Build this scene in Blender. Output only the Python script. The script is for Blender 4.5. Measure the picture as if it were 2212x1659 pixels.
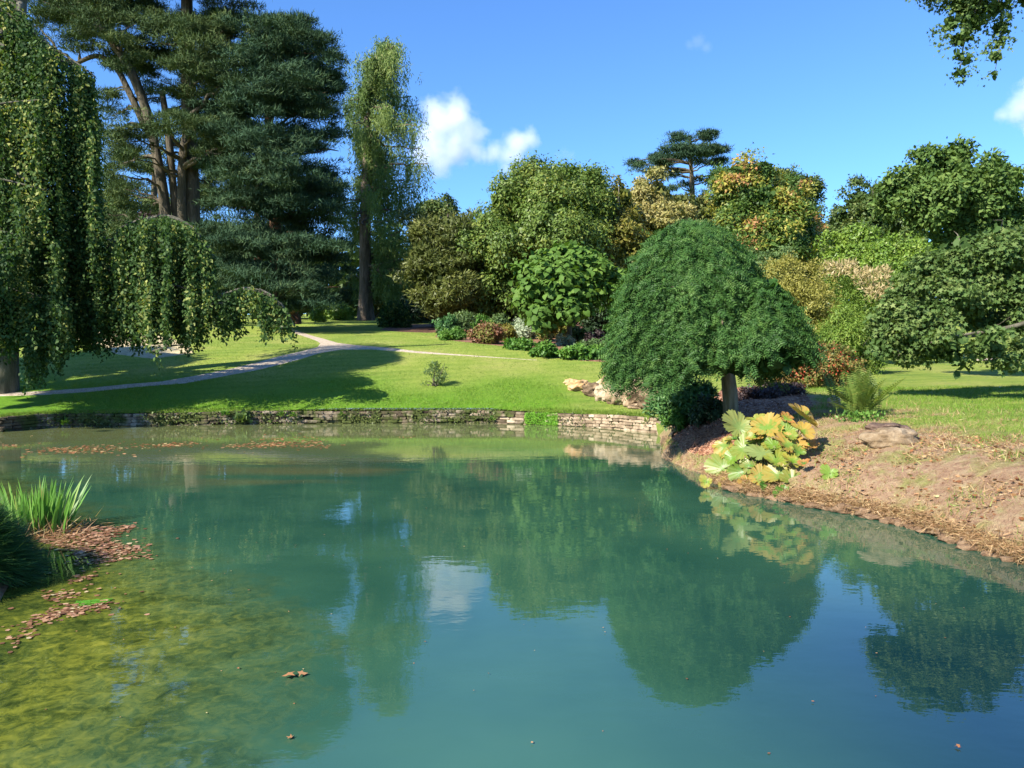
import bpy, bmesh, math, random
import numpy as np
from mathutils import Vector, noise as mnoise
from mathutils.geometry import delaunay_2d_cdt

random.seed(5)
rng = np.random.default_rng(11)
SC = bpy.context.scene
for o in list(bpy.data.objects):
    bpy.data.objects.remove(o)
COL = SC.collection

# ------------------------------------------------------------------ camera
F, CU, CV, PITCH, CAMH = 1650.0, 1106.0, 829.5, math.radians(1.86), 2.2
cam_data = bpy.data.cameras.new('camera')
cam_data.sensor_width = 36
cam_data.lens = 36 * F / 2212
cam_data.clip_start, cam_data.clip_end = 0.1, 6000
cam = bpy.data.objects.new('camera', cam_data)
cam.location = (0, 0, CAMH)
cam.rotation_euler = (math.pi / 2 - PITCH, 0, 0)
COL.objects.link(cam)
SC.camera = cam

# ------------------------------------------------------------------ world, sun, exposure
SUN_EL = math.radians(37)
SUN_TO = np.array([-0.73, -0.68])            # horizontal direction towards the sun
SUN_TO /= np.linalg.norm(SUN_TO)
world = bpy.data.worlds.new('World')
SC.world = world
world.use_nodes = True
wt = world.node_tree
wt.nodes.clear()
sky = wt.nodes.new('ShaderNodeTexSky')
sky.sky_type = 'NISHITA'
sky.sun_disc = False
sky.sun_elevation = SUN_EL
sky.sun_rotation = math.atan2(SUN_TO[0], SUN_TO[1])
sky.altitude = 0
sky.air_density = 1.0
sky.dust_density = 0.15
sky.ozone_density = 3.0
tintn = wt.nodes.new('ShaderNodeMix'); tintn.data_type = 'RGBA'; tintn.blend_type = 'MULTIPLY'
tintn.inputs[0].default_value = 1.0
tintn.inputs[7].default_value = (0.56, 0.86, 1.22, 1)
wt.links.new(sky.outputs[0], tintn.inputs[6])
bg = wt.nodes.new('ShaderNodeBackground')
bg.inputs['Strength'].default_value = 0.086
wt.links.new(tintn.outputs[2], bg.inputs['Color'])
wo = wt.nodes.new('ShaderNodeOutputWorld')
wt.links.new(bg.outputs[0], wo.inputs['Surface'])

sl = bpy.data.lights.new('sun', 'SUN')
sl.energy = 5.0
sl.angle = math.radians(0.5)
sl.color = (1.0, 0.93, 0.80)
sun = bpy.data.objects.new('sun', sl)
sun.rotation_euler = Vector((SUN_TO[0] * math.cos(SUN_EL), SUN_TO[1] * math.cos(SUN_EL), math.sin(SUN_EL))).to_track_quat('Z', 'Y').to_euler()
COL.objects.link(sun)

SC.view_settings.view_transform = 'Standard'
SC.view_settings.look = 'None'
SC.view_settings.gamma = 1
SC.view_settings.exposure = 1.4
SC.view_settings.use_curve_mapping = False
cy = SC.cycles
cy.max_bounces = 7; cy.diffuse_bounces = 3; cy.glossy_bounces = 3; cy.transmission_bounces = 4
cy.transparent_max_bounces = 8; cy.volume_bounces = 3
cy.use_denoising = True
cy.caustics_reflective = False; cy.caustics_refractive = False
cy.sample_clamp_indirect = 6
cy.use_adaptive_sampling = True; cy.adaptive_threshold = 0.01

# ------------------------------------------------------------------ picture <-> place
CP, SP = math.cos(PITCH), math.sin(PITCH)
def ray(u, v):
    xc, yc = (u - CU) / F, -(v - CV) / F
    return np.array([xc, CP + yc * SP, -SP + yc * CP])
def W(u, v, D):
    d = ray(u, v)
    return np.array([0, 0, CAMH]) + d * (D / d[1])
def water_pt(u, v):
    d = ray(u, v)
    t = -CAMH / d[2]
    return (d[0] * t, d[1] * t)
def sm(a, b, x):
    t = np.clip((x - a) / (b - a), 0, 1)
    return t * t * (3 - 2 * t)

# ------------------------------------------------------------------ pond outline
wall_px = [(0, 933), (85, 925), (200, 921), (406, 918), (560, 916), (749, 914), (900, 914), (1056, 914),
           (1160, 917), (1274, 922), (1340, 927), (1384, 932), (1415, 935)]
bank_px = [(1428, 945), (1424, 962), (1432, 993), (1481, 1014), (1530, 1030), (1556, 1048), (1600, 1064), (1651, 1074), (1700, 1084), (1758, 1096),
           (1820, 1107), (1886, 1117), (1950, 1133), (2036, 1160), (2120, 1190), (2212, 1219)]
WALL = [(-30.0, 20.0), (-22.0, 21.6)] + [water_pt(*p) for p in wall_px]
BANK = [water_pt(*p) for p in bank_px]
POND = WALL + BANK + [(6.6, 6.9), (7.8, 5.0), (8.8, 2.0), (9.0, -8.0), (-3.4, -8.0), (-3.7, 3.0), (-3.95, 5.2), (-4.15, 6.1),
                      (-4.7, 7.2), (-5.25, 8.4), (-5.7, 9.3), (-6.3, 10.0), (-8.0, 10.6), (-12.0, 11.4), (-20.0, 13.0), (-30.0, 15.0)]
POND = np.array(POND)

def in_poly(x, y, poly):
    x = np.asarray(x, float); y = np.asarray(y, float)
    ins = np.zeros(x.shape, bool)
    P = np.asarray(poly)
    for i in range(len(P)):
        x0, y0 = P[i - 1][:2]; x1, y1 = P[i][:2]
        if y0 == y1:
            continue
        c = ((y0 > y) != (y1 > y)) & (x < (x1 - x0) * (y - y0) / (y1 - y0) + x0)
        ins ^= c
    return ins
def poly_dist(x, y, poly, closed=True):
    x = np.asarray(x, float); y = np.asarray(y, float)
    P = np.asarray(poly)
    best = np.full(x.shape, 1e9)
    for i in range(0 if closed else 1, len(P)):
        a, b = P[i - 1][:2], P[i][:2]
        ab = b - a
        t = np.clip(((x - a[0]) * ab[0] + (y - a[1]) * ab[1]) / (ab @ ab + 1e-12), 0, 1)
        d = np.hypot(x - a[0] - t * ab[0], y - a[1] - t * ab[1])
        best = np.minimum(best, d)
    return best

# cheap smooth noise in numpy
_perm = np.random.default_rng(3).random((64, 64))
def vnoise(x, y):
    xi, yi = np.floor(x).astype(int), np.floor(y).astype(int)
    fx, fy = x - xi, y - yi
    fx = fx * fx * (3 - 2 * fx); fy = fy * fy * (3 - 2 * fy)
    g = lambda a, b: _perm[a % 64, b % 64]
    return (g(xi, yi) * (1 - fx) + g(xi + 1, yi) * fx) * (1 - fy) + (g(xi, yi + 1) * (1 - fx) + g(xi + 1, yi + 1) * fx) * fy

def ground(x, y):
    x = np.asarray(x, float); y = np.asarray(y, float)
    s = poly_dist(x, y, POND)
    L = 0.42 + 0.19 * np.clip(y - 25.7, 0, 12) + 0.086 * np.clip(y - 37.7, 0, 42) + 0.06 * np.clip(y - 79.7, 0, 400) + 0.10 * (1 - np.exp(-s / 0.5))
    R = 1.18 + 0.036 * np.clip(y - 15, -2, 40) + 0.10 * np.clip(y - 46, 0, 500)
    R = R * (1 - np.exp(-s / 1.15))
    lf = 0.32 * (1 - np.exp(-s / 0.35)) + 0.02 * np.clip(s - 4, 0, 40)
    w = np.where(y > 22.5, sm(3.6, 8.5, x), (x > 0) * 1.0)
    # near shore left and behind
    out = L * (1 - w) + R * w
    wl = sm(20.0, 17.0, y) * (x < 0)
    out = out * (1 - wl) + lf * wl
    out = out + (vnoise(x * .35 + 9, y * .35) - .5) * .10 * np.clip(s / 2.0, 0, 1) + (vnoise(x * 1.3, y * 1.3 + 5) - .5) * .04 * np.clip(s, 0, 1)
    return out
_ts = np.concatenate([np.arange(4, 60, .1), np.arange(60, 300, .5)])
def G(u, v):
    d = ray(u, v)
    d = d / d[1]
    X, Y, Z = d[0] * _ts, _ts, CAMH + d[2] * _ts
    hit = (Z <= ground(X, Y)) & ~in_poly(X, Y, POND)
    if not hit.any():
        i = len(_ts) - 1
    else:
        i = int(np.argmax(hit))
    return np.array([X[i], Y[i], float(ground(X[i], Y[i]))])
def gz(x, y):
    return float(ground(np.array([x]), np.array([y]))[0])

# ------------------------------------------------------------------ node helpers
def nd(nt, typ, ins=None, **props):
    n = nt.nodes.new('ShaderNode' + typ)
    for k, val in props.items():
        setattr(n, k, val)
    for k, val in (ins or {}).items():
        if isinstance(val, bpy.types.NodeSocket):
            nt.links.new(val, n.inputs[k])
        else:
            n.inputs[k].default_value = val
    return n
def rgb(c): return (c[0], c[1], c[2], 1.0)
def ramp(nt, fac, stops, interp='LINEAR'):
    n = nd(nt, 'ValToRGB')
    n.color_ramp.interpolation = interp
    el = n.color_ramp.elements
    while len(el) < len(stops):
        el.new(0.5)
    for e, (p, c) in zip(el, stops):
        e.position = p; e.color = rgb(c)
    nt.links.new(fac, n.inputs[0])
    return n.outputs[0]
def newmat(name):
    m = bpy.data.materials.new(name); m.use_nodes = True
    m.node_tree.nodes.clear()
    return m, m.node_tree
def out(nt, surf, disp=None):
    o = nd(nt, 'OutputMaterial')
    nt.links.new(surf, o.inputs['Surface'])
def coords(nt, kind='Object'):
    return nd(nt, 'TexCoord').outputs[kind]
def wpos(nt):
    return nd(nt, 'NewGeometry').outputs['Position']
def mixc(nt, fac, a, b, blend='MIX'):
    n = nd(nt, 'Mix', data_type='RGBA', blend_type=blend)
    for idx, val in ((0, fac), (6, a), (7, b)):
        if isinstance(val, bpy.types.NodeSocket): nt.links.new(val, n.inputs[idx])
        else: n.inputs[idx].default_value = val if idx == 0 else rgb(val)
    return n.outputs[2]
def math_(nt, op, a, b=0.0, clamp=False):
    n = nd(nt, 'Math', operation=op, use_clamp=clamp)
    for i, val in ((0, a), (1, b)):
        if isinstance(val, bpy.types.NodeSocket): nt.links.new(val, n.inputs[i])
        else: n.inputs[i].default_value = val
    return n.outputs[0]

LEAFGAIN = 1.12
def leaf_mat(name, stops, trans=0.3, rough=0.5, spec=0.25, tcol=None):
    m, nt = newmat(name)
    stops = [(p, tuple(min(.7, x * LEAFGAIN) for x in c)) for p, c in stops]
    at = nd(nt, 'Attribute', attribute_name='tint').outputs['Fac']
    c = ramp(nt, at, stops)
    p = nd(nt, 'BsdfPrincipled', {'Base Color': c, 'Roughness': rough, 'Specular IOR Level': spec})
    tc = mixc(nt, 1.0, c, tcol or (1.25, 1.25, .5), 'MULTIPLY')
    t = nd(nt, 'BsdfTranslucent', {'Color': tc})
    mx = nd(nt, 'MixShader', {0: trans, 1: p.outputs[0], 2: t.outputs[0]})
    out(nt, mx.outputs[0])
    return m
def stone_mat(name, stops, scale=3.0, bump=0.5, moss=None, rough=0.9):
    m, nt = newmat(name)
    co = wpos(nt)
    oi = nd(nt, 'ObjectInfo').outputs['Random']
    n1 = nd(nt, 'TexNoise', {'Vector': co, 'Scale': scale, 'Detail': 8.0, 'Roughness': .65}).outputs['Fac']
    f = math_(nt, 'ADD', n1, math_(nt, 'MULTIPLY', math_(nt, 'SUBTRACT', oi, .5), .35))
    c = ramp(nt, f, stops)
    if moss:
        n2 = nd(nt, 'TexNoise', {'Vector': co, 'Scale': moss[1], 'Detail': 5.0}).outputs['Fac']
        mk = ramp(nt, n2, [(moss[2], (0, 0, 0)), (moss[2] + .12, (1, 1, 1))])
        c = mixc(nt, mk, c, moss[0])
    n3 = nd(nt, 'TexNoise', {'Vector': co, 'Scale': scale * 6, 'Detail': 8.0, 'Roughness': .7}).outputs['Fac']
    v = nd(nt, 'TexVoronoi', {'Vector': co, 'Scale': scale * 3}).outputs['Distance']
    h = math_(nt, 'ADD', n3, math_(nt, 'MULTIPLY', v, .6))
    b = nd(nt, 'Bump', {'Height': h, 'Strength': bump, 'Distance': .05})
    p = nd(nt, 'BsdfPrincipled', {'Base Color': c, 'Roughness': rough, 'Normal': b.outputs[0], 'Specular IOR Level': .25})
    out(nt, p.outputs[0])
    return m
def bark_mat(name, c0, c1, scale=4.0, zs=0.18):
    m, nt = newmat(name)
    co = nd(nt, 'Mapping', {'Vector': wpos(nt), 'Scale': (1, 1, zs)}).outputs[0]
    n1 = nd(nt, 'TexNoise', {'Vector': co, 'Scale': scale, 'Detail': 8.0, 'Roughness': .7, 'Distortion': .6}).outputs['Fac']
    n2 = nd(nt, 'TexNoise', {'Vector': wpos(nt), 'Scale': .9, 'Detail': 3.0}).outputs['Fac']
    c = ramp(nt, n1, [(.35, tuple(np.array(c0) * .45)), (.5, c0), (.65, c1)])
    c = mixc(nt, math_(nt, 'MULTIPLY', n2, .5), c, (c0[0] * .8, c0[1] * 1.1, c0[2] * .7))
    b = nd(nt, 'Bump', {'Height': n1, 'Strength': .9, 'Distance': .12})
    p = nd(nt, 'BsdfPrincipled', {'Base Color': c, 'Roughness': .92, 'Normal': b.outputs[0], 'Specular IOR Level': .2})
    out(nt, p.outputs[0])
    return m

# ------------------------------------------------------------------ mesh helpers
TRI = [0]
def build_mesh(name, chunks, mat, smooth=False):
    """chunks: list of (V (n,3), F (m,k), tint (n,) or float)"""
    Vs, loops, starts, tints = [], [], [], []
    off = 0; ls = 0
    for V, Fc, T in chunks:
        V = np.asarray(V, float); Fc = np.asarray(Fc, int)
        Vs.append(V); loops.append((Fc + off).ravel())
        k = Fc.shape[1]
        starts.append(ls + np.arange(len(Fc)) * k)
        ls += Fc.size; off += len(V)
        TRI[0] += len(Fc) * (k - 2)
        tints.append(np.full(len(V), T) if np.isscalar(T) else np.asarray(T))
    V = np.concatenate(Vs); lp = np.concatenate(loops); st = np.concatenate(starts); T = np.concatenate(tints)
    me = bpy.data.meshes.new(name)
    me.vertices.add(len(V)); me.vertices.foreach_set('co', V.astype(np.float32).ravel())
    me.loops.add(len(lp)); me.loops.foreach_set('vertex_index', lp.astype(np.int32))
    me.polygons.add(len(st)); me.polygons.foreach_set('loop_start', st.astype(np.int32))
    if smooth:
        me.polygons.foreach_set('use_smooth', np.ones(len(st), bool))
    me.update(calc_edges=True)
    a = me.attributes.new('tint', 'FLOAT', 'POINT')
    a.data.foreach_set('value', T.astype(np.float32))
    if mat: me.materials.append(mat)
    return me
def tag(o, label=None, cat=None, group=None, kind=None):
    if label: o['label'] = label
    if cat: o['category'] = cat
    if group: o['group'] = group
    if kind: o['kind'] = kind
    return o
def thing(name, label, cat, base, group=None, kind=None):
    o = bpy.data.objects.new(name, None)
    o.empty_display_size = .2
    o.location = tuple(float(b) for b in base)
    COL.objects.link(o)
    return tag(o, label, cat, group, kind)
def part(name, chunks, mat, parent=None, smooth=False, base=None, kind=None, label=None):
    b = np.array(parent_world(parent)) if parent is not None else np.zeros(3)
    ch = [(np.asarray(V, float) - b, Fc, T) for V, Fc, T in chunks]
    me = build_mesh(name, ch, mat, smooth)
    o = bpy.data.objects.new(name, me)
    if parent is not None: o.parent = parent
    COL.objects.link(o)
    if kind: o['kind'] = kind
    if label: o['label'] = label
    return o
def parent_world(p):
    l = np.array(p.location)
    if p.parent is not None: l = l + parent_world(p.parent)
    return l
def single(name, chunks, mat, base, label, cat, group=None, kind=None, smooth=False):
    """a thing that is one mesh, its origin at its base"""
    b = np.array(base, float)
    me = build_mesh(name, [(np.asarray(V, float) - b, Fc, T) for V, Fc, T in chunks], mat, smooth)
    o = bpy.data.objects.new(name, me); o.location = tuple(b)
    COL.objects.link(o)
    return tag(o, label, cat, group, kind)

def unit(a):
    return a / (np.linalg.norm(a, axis=-1, keepdims=True) + 1e-9)
def rand_dir(n):
    return unit(rng.normal(size=(n, 3)))
# templates: (verts, faces)
KITE = (np.array([[0, 0, 0], [.3, .45, .07], [0, 1, -.05], [-.3, .45, .07]]), np.array([[0, 1, 2, 3]]))
LEAFT = (np.array([[-.30, .15, 0], [.30, .3, .08], [.02, 1, -.05]]), np.array([[0, 1, 2]]))
NARROW = (np.array([[0, 0, 0], [.13, .4, .03], [0, 1, -.04], [-.13, .4, .03]]), np.array([[0, 1, 2, 3]]))
BLADE = (np.array([[-.03, 0, 0], [.03, 0, 0], [0, 1, .12]]), np.array([[0, 1, 2]]))
CLUMP = (np.array([[-.2, 0, 0], [.3, .1, .12], [.38, .7, -.06], [-.05, 1.05, .1], [-.42, .55, -.08]]), np.array([[0, 1, 2, 3, 4]]))
def star_leaf():
    v = []
    a = [(-90, .15), (-30, .62), (5, .38), (28, .85), (58, .48), (90, 1.0), (122, .48), (152, .85), (175, .38), (210, .62)]
    for ang, r in a:
        t = math.radians(ang)
        v.append([r * .62 * math.cos(t), .35 + r * .65 * math.sin(t), .08 * abs(math.cos(t)) * r])
    return np.array(v), np.array([list(range(len(v)))])
LOBED = star_leaf()
HEART = (np.array([[0, .08, .02], [.3, 0, -.03], [.5, .3, .02], [.3, .72, .0], [0, 1.05, -.12], [-.3, .72, .0], [-.5, .3, .02], [-.3, 0, -.03], [0, .5, .08]]),
         np.array([[0, 1, 2, 8], [8, 2, 3, 4], [8, 4, 5, 6], [8, 6, 7, 0]]))
def pinnate(pairs=7, lw=.075, ll=.3, tri=False):
    v, f = [], []
    for i in range(pairs):
        y = .12 + .8 * i / (pairs - 1)
        s = 1 - .35 * abs(i / (pairs - 1) - .45)
        for sd in (-1, 1):
            b = len(v)
            d = np.array([sd * .88, .42, -.18]) * ll * s
            n = np.array([-.42, sd * .88, .5 * math.sin(i * 2.4 + sd)]) * lw
            c = np.array([0, y, 0])
            for q in ((c + d * .12 + n, c + d, c + d * .12 - n) if tri else (c, c + d * .5 + n, c + d, c + d * .5 - n)):
                v.append(q)
            f.append([b, b + 1, b + 2] if tri else [b, b + 1, b + 2, b + 3])
    return np.array(v), np.array(f)
PINNATE = pinnate()
def scatter(tm, pos, t, n, scale, tint):
    tv, tf = tm
    pos = np.asarray(pos); N = len(pos)
    t = unit(t); b = unit(np.cross(t, n)); n = np.cross(b, t)
    R = np.stack([b, t, n], axis=2)
    sc = np.broadcast_to(scale, (N,))
    V = np.einsum('nij,kj->nki', R, tv) * sc[:, None, None] + pos[:, None, :]
    Fc = (tf[None] + (np.arange(N) * len(tv))[:, None, None]).reshape(-1, tf.shape[1])
    T = np.repeat(np.broadcast_to(tint, (N,)), len(tv))
    return V.reshape(-1, 3), Fc, T
def tube(pts, radii, sides=8, rough=0.0, cap=True):
    pts = np.asarray(pts, float); k = len(pts)
    radii = np.broadcast_to(np.asarray(radii, float), (k,))
    tan = unit(np.gradient(pts, axis=0))
    ref = np.array([0.3, 1, 0.1])
    V = []
    for i in range(k):
        a = unit(np.cross(tan[i], ref)); b = np.cross(tan[i], a)
        th = np.arange(sides) * 2 * math.pi / sides
        r = radii[i] * (1 + rough * (rng.random(sides) - .5))
        V.append(pts[i] + (np.cos(th) * r)[:, None] * a + (np.sin(th) * r)[:, None] * b)
    V = np.concatenate(V)
    Fc = []
    for i in range(k - 1):
        for j in range(sides):
            j2 = (j + 1) % sides
            Fc.append([i * sides + j, i * sides + j2, (i + 1) * sides + j2, (i + 1) * sides + j])
    return V, np.array(Fc), 0.5
def curve(p0, p1, n=8, sag=0.0, wob=0.0, side=None):
    p0, p1 = np.asarray(p0, float), np.asarray(p1, float)
    t = np.linspace(0, 1, n)[:, None]
    p = p0 * (1 - t) + p1 * t
    p[:, 2] += sag * 4 * t[:, 0] * (1 - t[:, 0])
    if wob:
        w = rng.normal(size=(n, 3)) * wob
        w[0] = 0; w[-1] = 0
        p += w
    return p
def poly_curve(pts, n=20):
    pts = np.asarray(pts, float)
    d = np.r_[0, np.cumsum(np.linalg.norm(np.diff(pts, axis=0), axis=1))]
    s = np.linspace(0, d[-1], n)
    q = np.stack([np.interp(s, d, pts[:, i]) for i in range(3)], 1)
    for _ in range(2):
        q[1:-1] = (q[:-2] + 2 * q[1:-1] + q[2:]) / 4
    return q
def rock(c, r, seed, sub=3, amp=.28, freq=1.3, flat_bottom=True, ridges=.0):
    bm = bmesh.new()
    bmesh.ops.create_icosphere(bm, subdivisions=sub, radius=1)
    V = np.array([v.co[:] for v in bm.verts]); Fc = np.array([[v.index for v in f.verts] for f in bm.faces])
    bm.free()
    out_ = []
    for p in V:
        q = Vector(p) * freq + Vector((seed * 7.1, seed * 3.3, seed))
        d = 1 + amp * (mnoise.noise(q) * 1.2 + mnoise.noise(q * 2.3) * .6 + abs(mnoise.noise(q * 5)) * .35 - ridges * abs(math.sin(p[2] * 7 + mnoise.noise(q) * 2)))
        cell = mnoise.cell(q * 1.2)
        out_.append(p * (d + .06 * cell))
    V = np.array(out_)
    V = np.sign(V) * np.abs(V) ** .85
    V = V * np.asarray(r) + np.asarray(c)
    return V, Fc, 0.5

# ------------------------------------------------------------------ foliage generators
def foliage(lobes, n, leaf, puff=.9, flat=.75, droop=.3, tm=KITE, lpp=55, inner=.12, tiers=None, back=.45, clump=.55, depth=.45, up=.4, jit=.45, hang=0.0, sp=.0, rough=1.1, sprig=.09, singles=0, hook=None):
    """lobes: list of (centre, radii). Leaves sit in puffs, puffs on boughs, boughs on the lobes."""
    C = np.array([l[0] for l in lobes], float); R = np.array([l[1] for l in lobes], float)
    area = (R[:, 0] * R[:, 2]) ** .9
    npf = max(6, int(n / lpp))
    # boughs: uneven knobs on every lobe
    nb = max(len(C) * 3, int(npf / 7))
    kb = rng.choice(len(C), size=nb, p=area / area.sum())
    kb[:len(C)] = np.arange(len(C))
    db = rand_dir(nb)
    bk = (db[:, 1] > .35) & (rng.random(nb) > back)
    kb, db = kb[~bk], db[~bk]; nb = len(kb)
    rb_ = rng.uniform(.22, .46, nb)[:, None] * R[kb] + puff * .15
    BC = C[kb] + db * R[kb] * (1 - depth * rng.random(nb) ** 1.2)[:, None] * (1 - .28 + rough * .30 * (rng.random(nb)[:, None] - .25))
    ldr = rng.random(nb) < .12
    BC[ldr] = C[kb[ldr]] + db[ldr] * R[kb[ldr]] * rng.uniform(1.0, 1.22, (int(ldr.sum()), 1)); rb_[ldr] *= .55
    keep = np.ones(nb, bool)
    for j in range(len(C)):
        keep &= ~((np.linalg.norm((BC - C[j]) / R[j], axis=1) < .42) & (kb != j))
    BC, rb_, db, kb = BC[keep], rb_[keep], db[keep], kb[keep]; nb = len(BC)
    bt_ = rng.random(nb)
    wv = rb_[:, 0] * rb_[:, 2]
    k = rng.choice(nb, size=npf, p=wv / wv.sum())
    d = unit(rng.normal(size=(npf, 3)) + .9 * db[k] + np.array([0, 0, .3]))
    P = BC[k] + d * rb_[k] * rng.uniform(.6, 1.05, (npf, 1))
    M = npf
    pr = puff * rng.uniform(.45, 1.15, M)
    ptint = .6 * bt_[k] + .4 * rng.random(M)
    idx = np.repeat(np.arange(M), lpp)
    N = len(idx)
    d2 = unit(rng.normal(size=(N, 3)) + .6 * d[idx] + np.array([0, 0, .35]))
    rad = pr[idx] * rng.uniform(.3, 1, N) ** .7
    rad = np.where(rng.random(N) < sprig, rad * rng.uniform(1.2, 1.9, N), rad)
    pos = P[idx] + d2 * rad[:, None] * np.array([1 + sp, 1 + sp, flat])
    if hang: pos[:, 2] -= hang * rng.random(N) * pr[idx]
    nrm = unit(d2 + .5 * d[idx] + jit * rng.normal(size=d2.shape) + np.array([0, 0, up]))
    ax = unit(rng.normal(size=d2.shape) * .8 + .6 * d2 - np.array([0, 0, droop]))
    tint = np.clip(clump * ptint[idx] + (1 - clump) * rng.random(N), 0, 1)
    sc = leaf * rng.uniform(.6, 1.25, N)
    if singles:                                  # the leaves nearest the viewer become single objects
        o = np.argsort(pos[:, 1] + rng.normal(size=N) * .35); a_, o = o[:singles], o[singles:]
        hook.append((pos[a_], ax[a_], nrm[a_], sc[a_], tint[a_]))
        pos, ax, nrm, sc, tint = pos[o], ax[o], nrm[o], sc[o], tint[o]
    ch = [scatter(tm, pos, ax, nrm, sc, tint)]
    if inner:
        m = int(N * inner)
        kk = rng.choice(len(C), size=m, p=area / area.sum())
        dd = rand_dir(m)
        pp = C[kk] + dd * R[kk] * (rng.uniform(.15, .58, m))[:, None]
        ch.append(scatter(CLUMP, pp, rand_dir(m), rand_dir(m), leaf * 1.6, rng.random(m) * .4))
    return ch
def leaf_objects(tm, data, mat, parent):
    from mathutils import Matrix
    b = parent_world(parent)
    pool = [build_mesh('leaf', [(tm[0], tm[1], q)], mat) for q in (.1, .3, .5, .7, .9)]
    for p, t, n, s, ti in zip(*data):
        t = unit(t); bb_ = unit(np.cross(t, n)); nn = np.cross(bb_, t)
        M = Matrix([[bb_[i] * s, t[i] * s, nn[i] * s, p[i] - b[i]] for i in range(3)] + [[0, 0, 0, 1]])
        o = bpy.data.objects.new('leaf', pool[min(4, int(ti * 5))]); o.parent = parent; o.matrix_basis = M
        COL.objects.link(o)
def strands(S, L, step, leaf, tm=KITE, sway=.15, spread=.1, outv=None, tint=None, down=1.0, jit=.8):
    """S (n,3) start points, L (n,) lengths: hanging shoots set with leaves."""
    S = np.asarray(S); n = len(S)
    m = np.maximum(2, (L / step).astype(int))
    idx = np.repeat(np.arange(n), m)
    j = np.concatenate([np.arange(a) for a in m])
    s = (j + rng.random(len(j))) * step
    ph = rng.random(n) * 6.28; am = rng.random(n) * sway
    fx = np.sin(s * 1.1 + ph[idx]) * am[idx]; fy = np.cos(s * .9 + ph[idx] * 2) * am[idx]
    pos = S[idx] + np.stack([fx, fy, -s], 1) + rng.normal(size=(len(s), 3)) * spread * np.array([1, 1, .3])
    if outv is not None:
        pos += outv[idx] * (1 - np.exp(-s / .6))[:, None]
    ax = unit(rng.normal(size=pos.shape) * .6 - np.array([0, 0, down]))
    o = np.tile(np.array([SUN_TO[0] * .2, -.8, .25]), (len(s), 1))
    nr = unit(rng.normal(size=pos.shape) * jit + o)
    if tint is None: tint = rng.random(n)
    tt = np.clip(.5 * tint[idx] + .5 * rng.random(len(s)), 0, 1)
    return [scatter(tm, pos, ax, nr, leaf * rng.uniform(.6, 1.2, len(s)), tt)]
def px_lobes(D, spec, dy=1.0):
    """(u, v, ru, rv[, depth offset]) in photograph units at distance D -> ellipsoids"""
    L = []
    for q in spec:
        u, v, ru, rv = q[:4]
        DD = D + (q[4] if len(q) > 4 else 0)
        c = W(u, v, DD)
        s = DD / F
        L.append((c, (ru * s, max(ru, rv) * .9 * s * dy, rv * s)))
    return L
def limbs(base, lobes, r, fork=.35, n=6, sides=9, top=None, sub=2):
    """trunk with limbs reaching into the crown lobes"""
    base = np.asarray(base, float)
    C = np.array([l[0] for l in lobes]); R = np.array([l[1] for l in lobes])
    w = R[:, 0] * R[:, 2]
    cen = (C * w[:, None]).sum(0) / w.sum()
    topz = (C[:, 2] + R[:, 2] * .6).max()
    tp = np.array([cen[0], cen[1], topz]) if top is None else np.asarray(top, float)
    pts = curve(base + np.array([0, 0, -.3]), tp, 12, wob=r * .35)
    t = np.linspace(0, 1, 12)
    rad = r * (1 - .85 * t) ; rad[0] = r * 1.45; rad[1] = r * 1.1
    ch = [tube(pts, rad, sides, .15)]
    for i in range(n):
        j = rng.choice(len(C), p=w / w.sum())
        tgt = C[j] + rand_dir(1)[0] * R[j] * .75
        h = rng.uniform(fork, .85)
        p0 = np.array([np.interp(h, t, pts[:, a]) for a in range(3)])
        r0 = r * (1 - .85 * h) * .6
        cv = curve(p0, tgt, 8, sag=.06 * np.linalg.norm(tgt - p0), wob=.04 * np.linalg.norm(tgt - p0) * .5)
        ch.append(tube(cv, np.linspace(r0, r0 * .2, 8), 6, .1))
        for _ in range(sub):
            a = rng.uniform(.4, .9); q0 = cv[int(a * 7)]
            q1 = q0 + unit(rng.normal(size=3) + np.array([0, 0, .5])) * np.linalg.norm(tgt - p0) * .35
            ch.append(tube(curve(q0, q1, 5, wob=.05), np.linspace(r0 * .35, r0 * .08, 5), 5))
    return ch
# ------------------------------------------------------------------ materials
GREEN_A = [(0, (.030, .058, .014)), (.5, (.060, .105, .022)), (1, (.105, .150, .030))]
M_beech = leaf_mat('weeping_beech_leaf', [(0, (.014, .038, .010)), (.5, (.032, .070, .018)), (.74, (.065, .115, .028)), (.88, (.19, .22, .06)), (1, (.30, .31, .10))], .30, .6, .15)  # upper stops paint sunlit yellow tips, lower stops the shaded leaves
M_cedar = leaf_mat('cedar_needles', [(0, (.020, .040, .018)), (.55, (.050, .080, .030)), (1, (.125, .150, .048))], .10, .8, .08)
M_cedar2 = leaf_mat('blue_cedar_needles', [(0, (.014, .034, .020)), (.55, (.034, .066, .034)), (1, (.085, .120, .048))], .10, .8, .08)
M_larch = leaf_mat('larch_needles', [(0, (.038, .074, .018)), (.5, (.085, .140, .032)), (.95, (.150, .190, .048)), (1, (.20, .14, .08))], .25, .6, .25)
M_yew = leaf_mat('olive_conifer_leaf', [(0, (.035, .050, .012)), (.6, (.080, .095, .020)), (1, (.120, .125, .028))], .12)
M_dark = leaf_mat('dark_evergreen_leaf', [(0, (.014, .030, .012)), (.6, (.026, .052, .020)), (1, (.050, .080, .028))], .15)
M_horn = leaf_mat('broad_leaf_yellow_green', [(0, (.046, .086, .016)), (.55, (.100, .155, .030)), (.90, (.175, .200, .040)), (1, (.30, .23, .04))], .28)
M_gold = leaf_mat('golden_leaf', [(0, (.060, .080, .016)), (.5, (.145, .145, .026)), (1, (.270, .200, .040))], .3)
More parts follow.
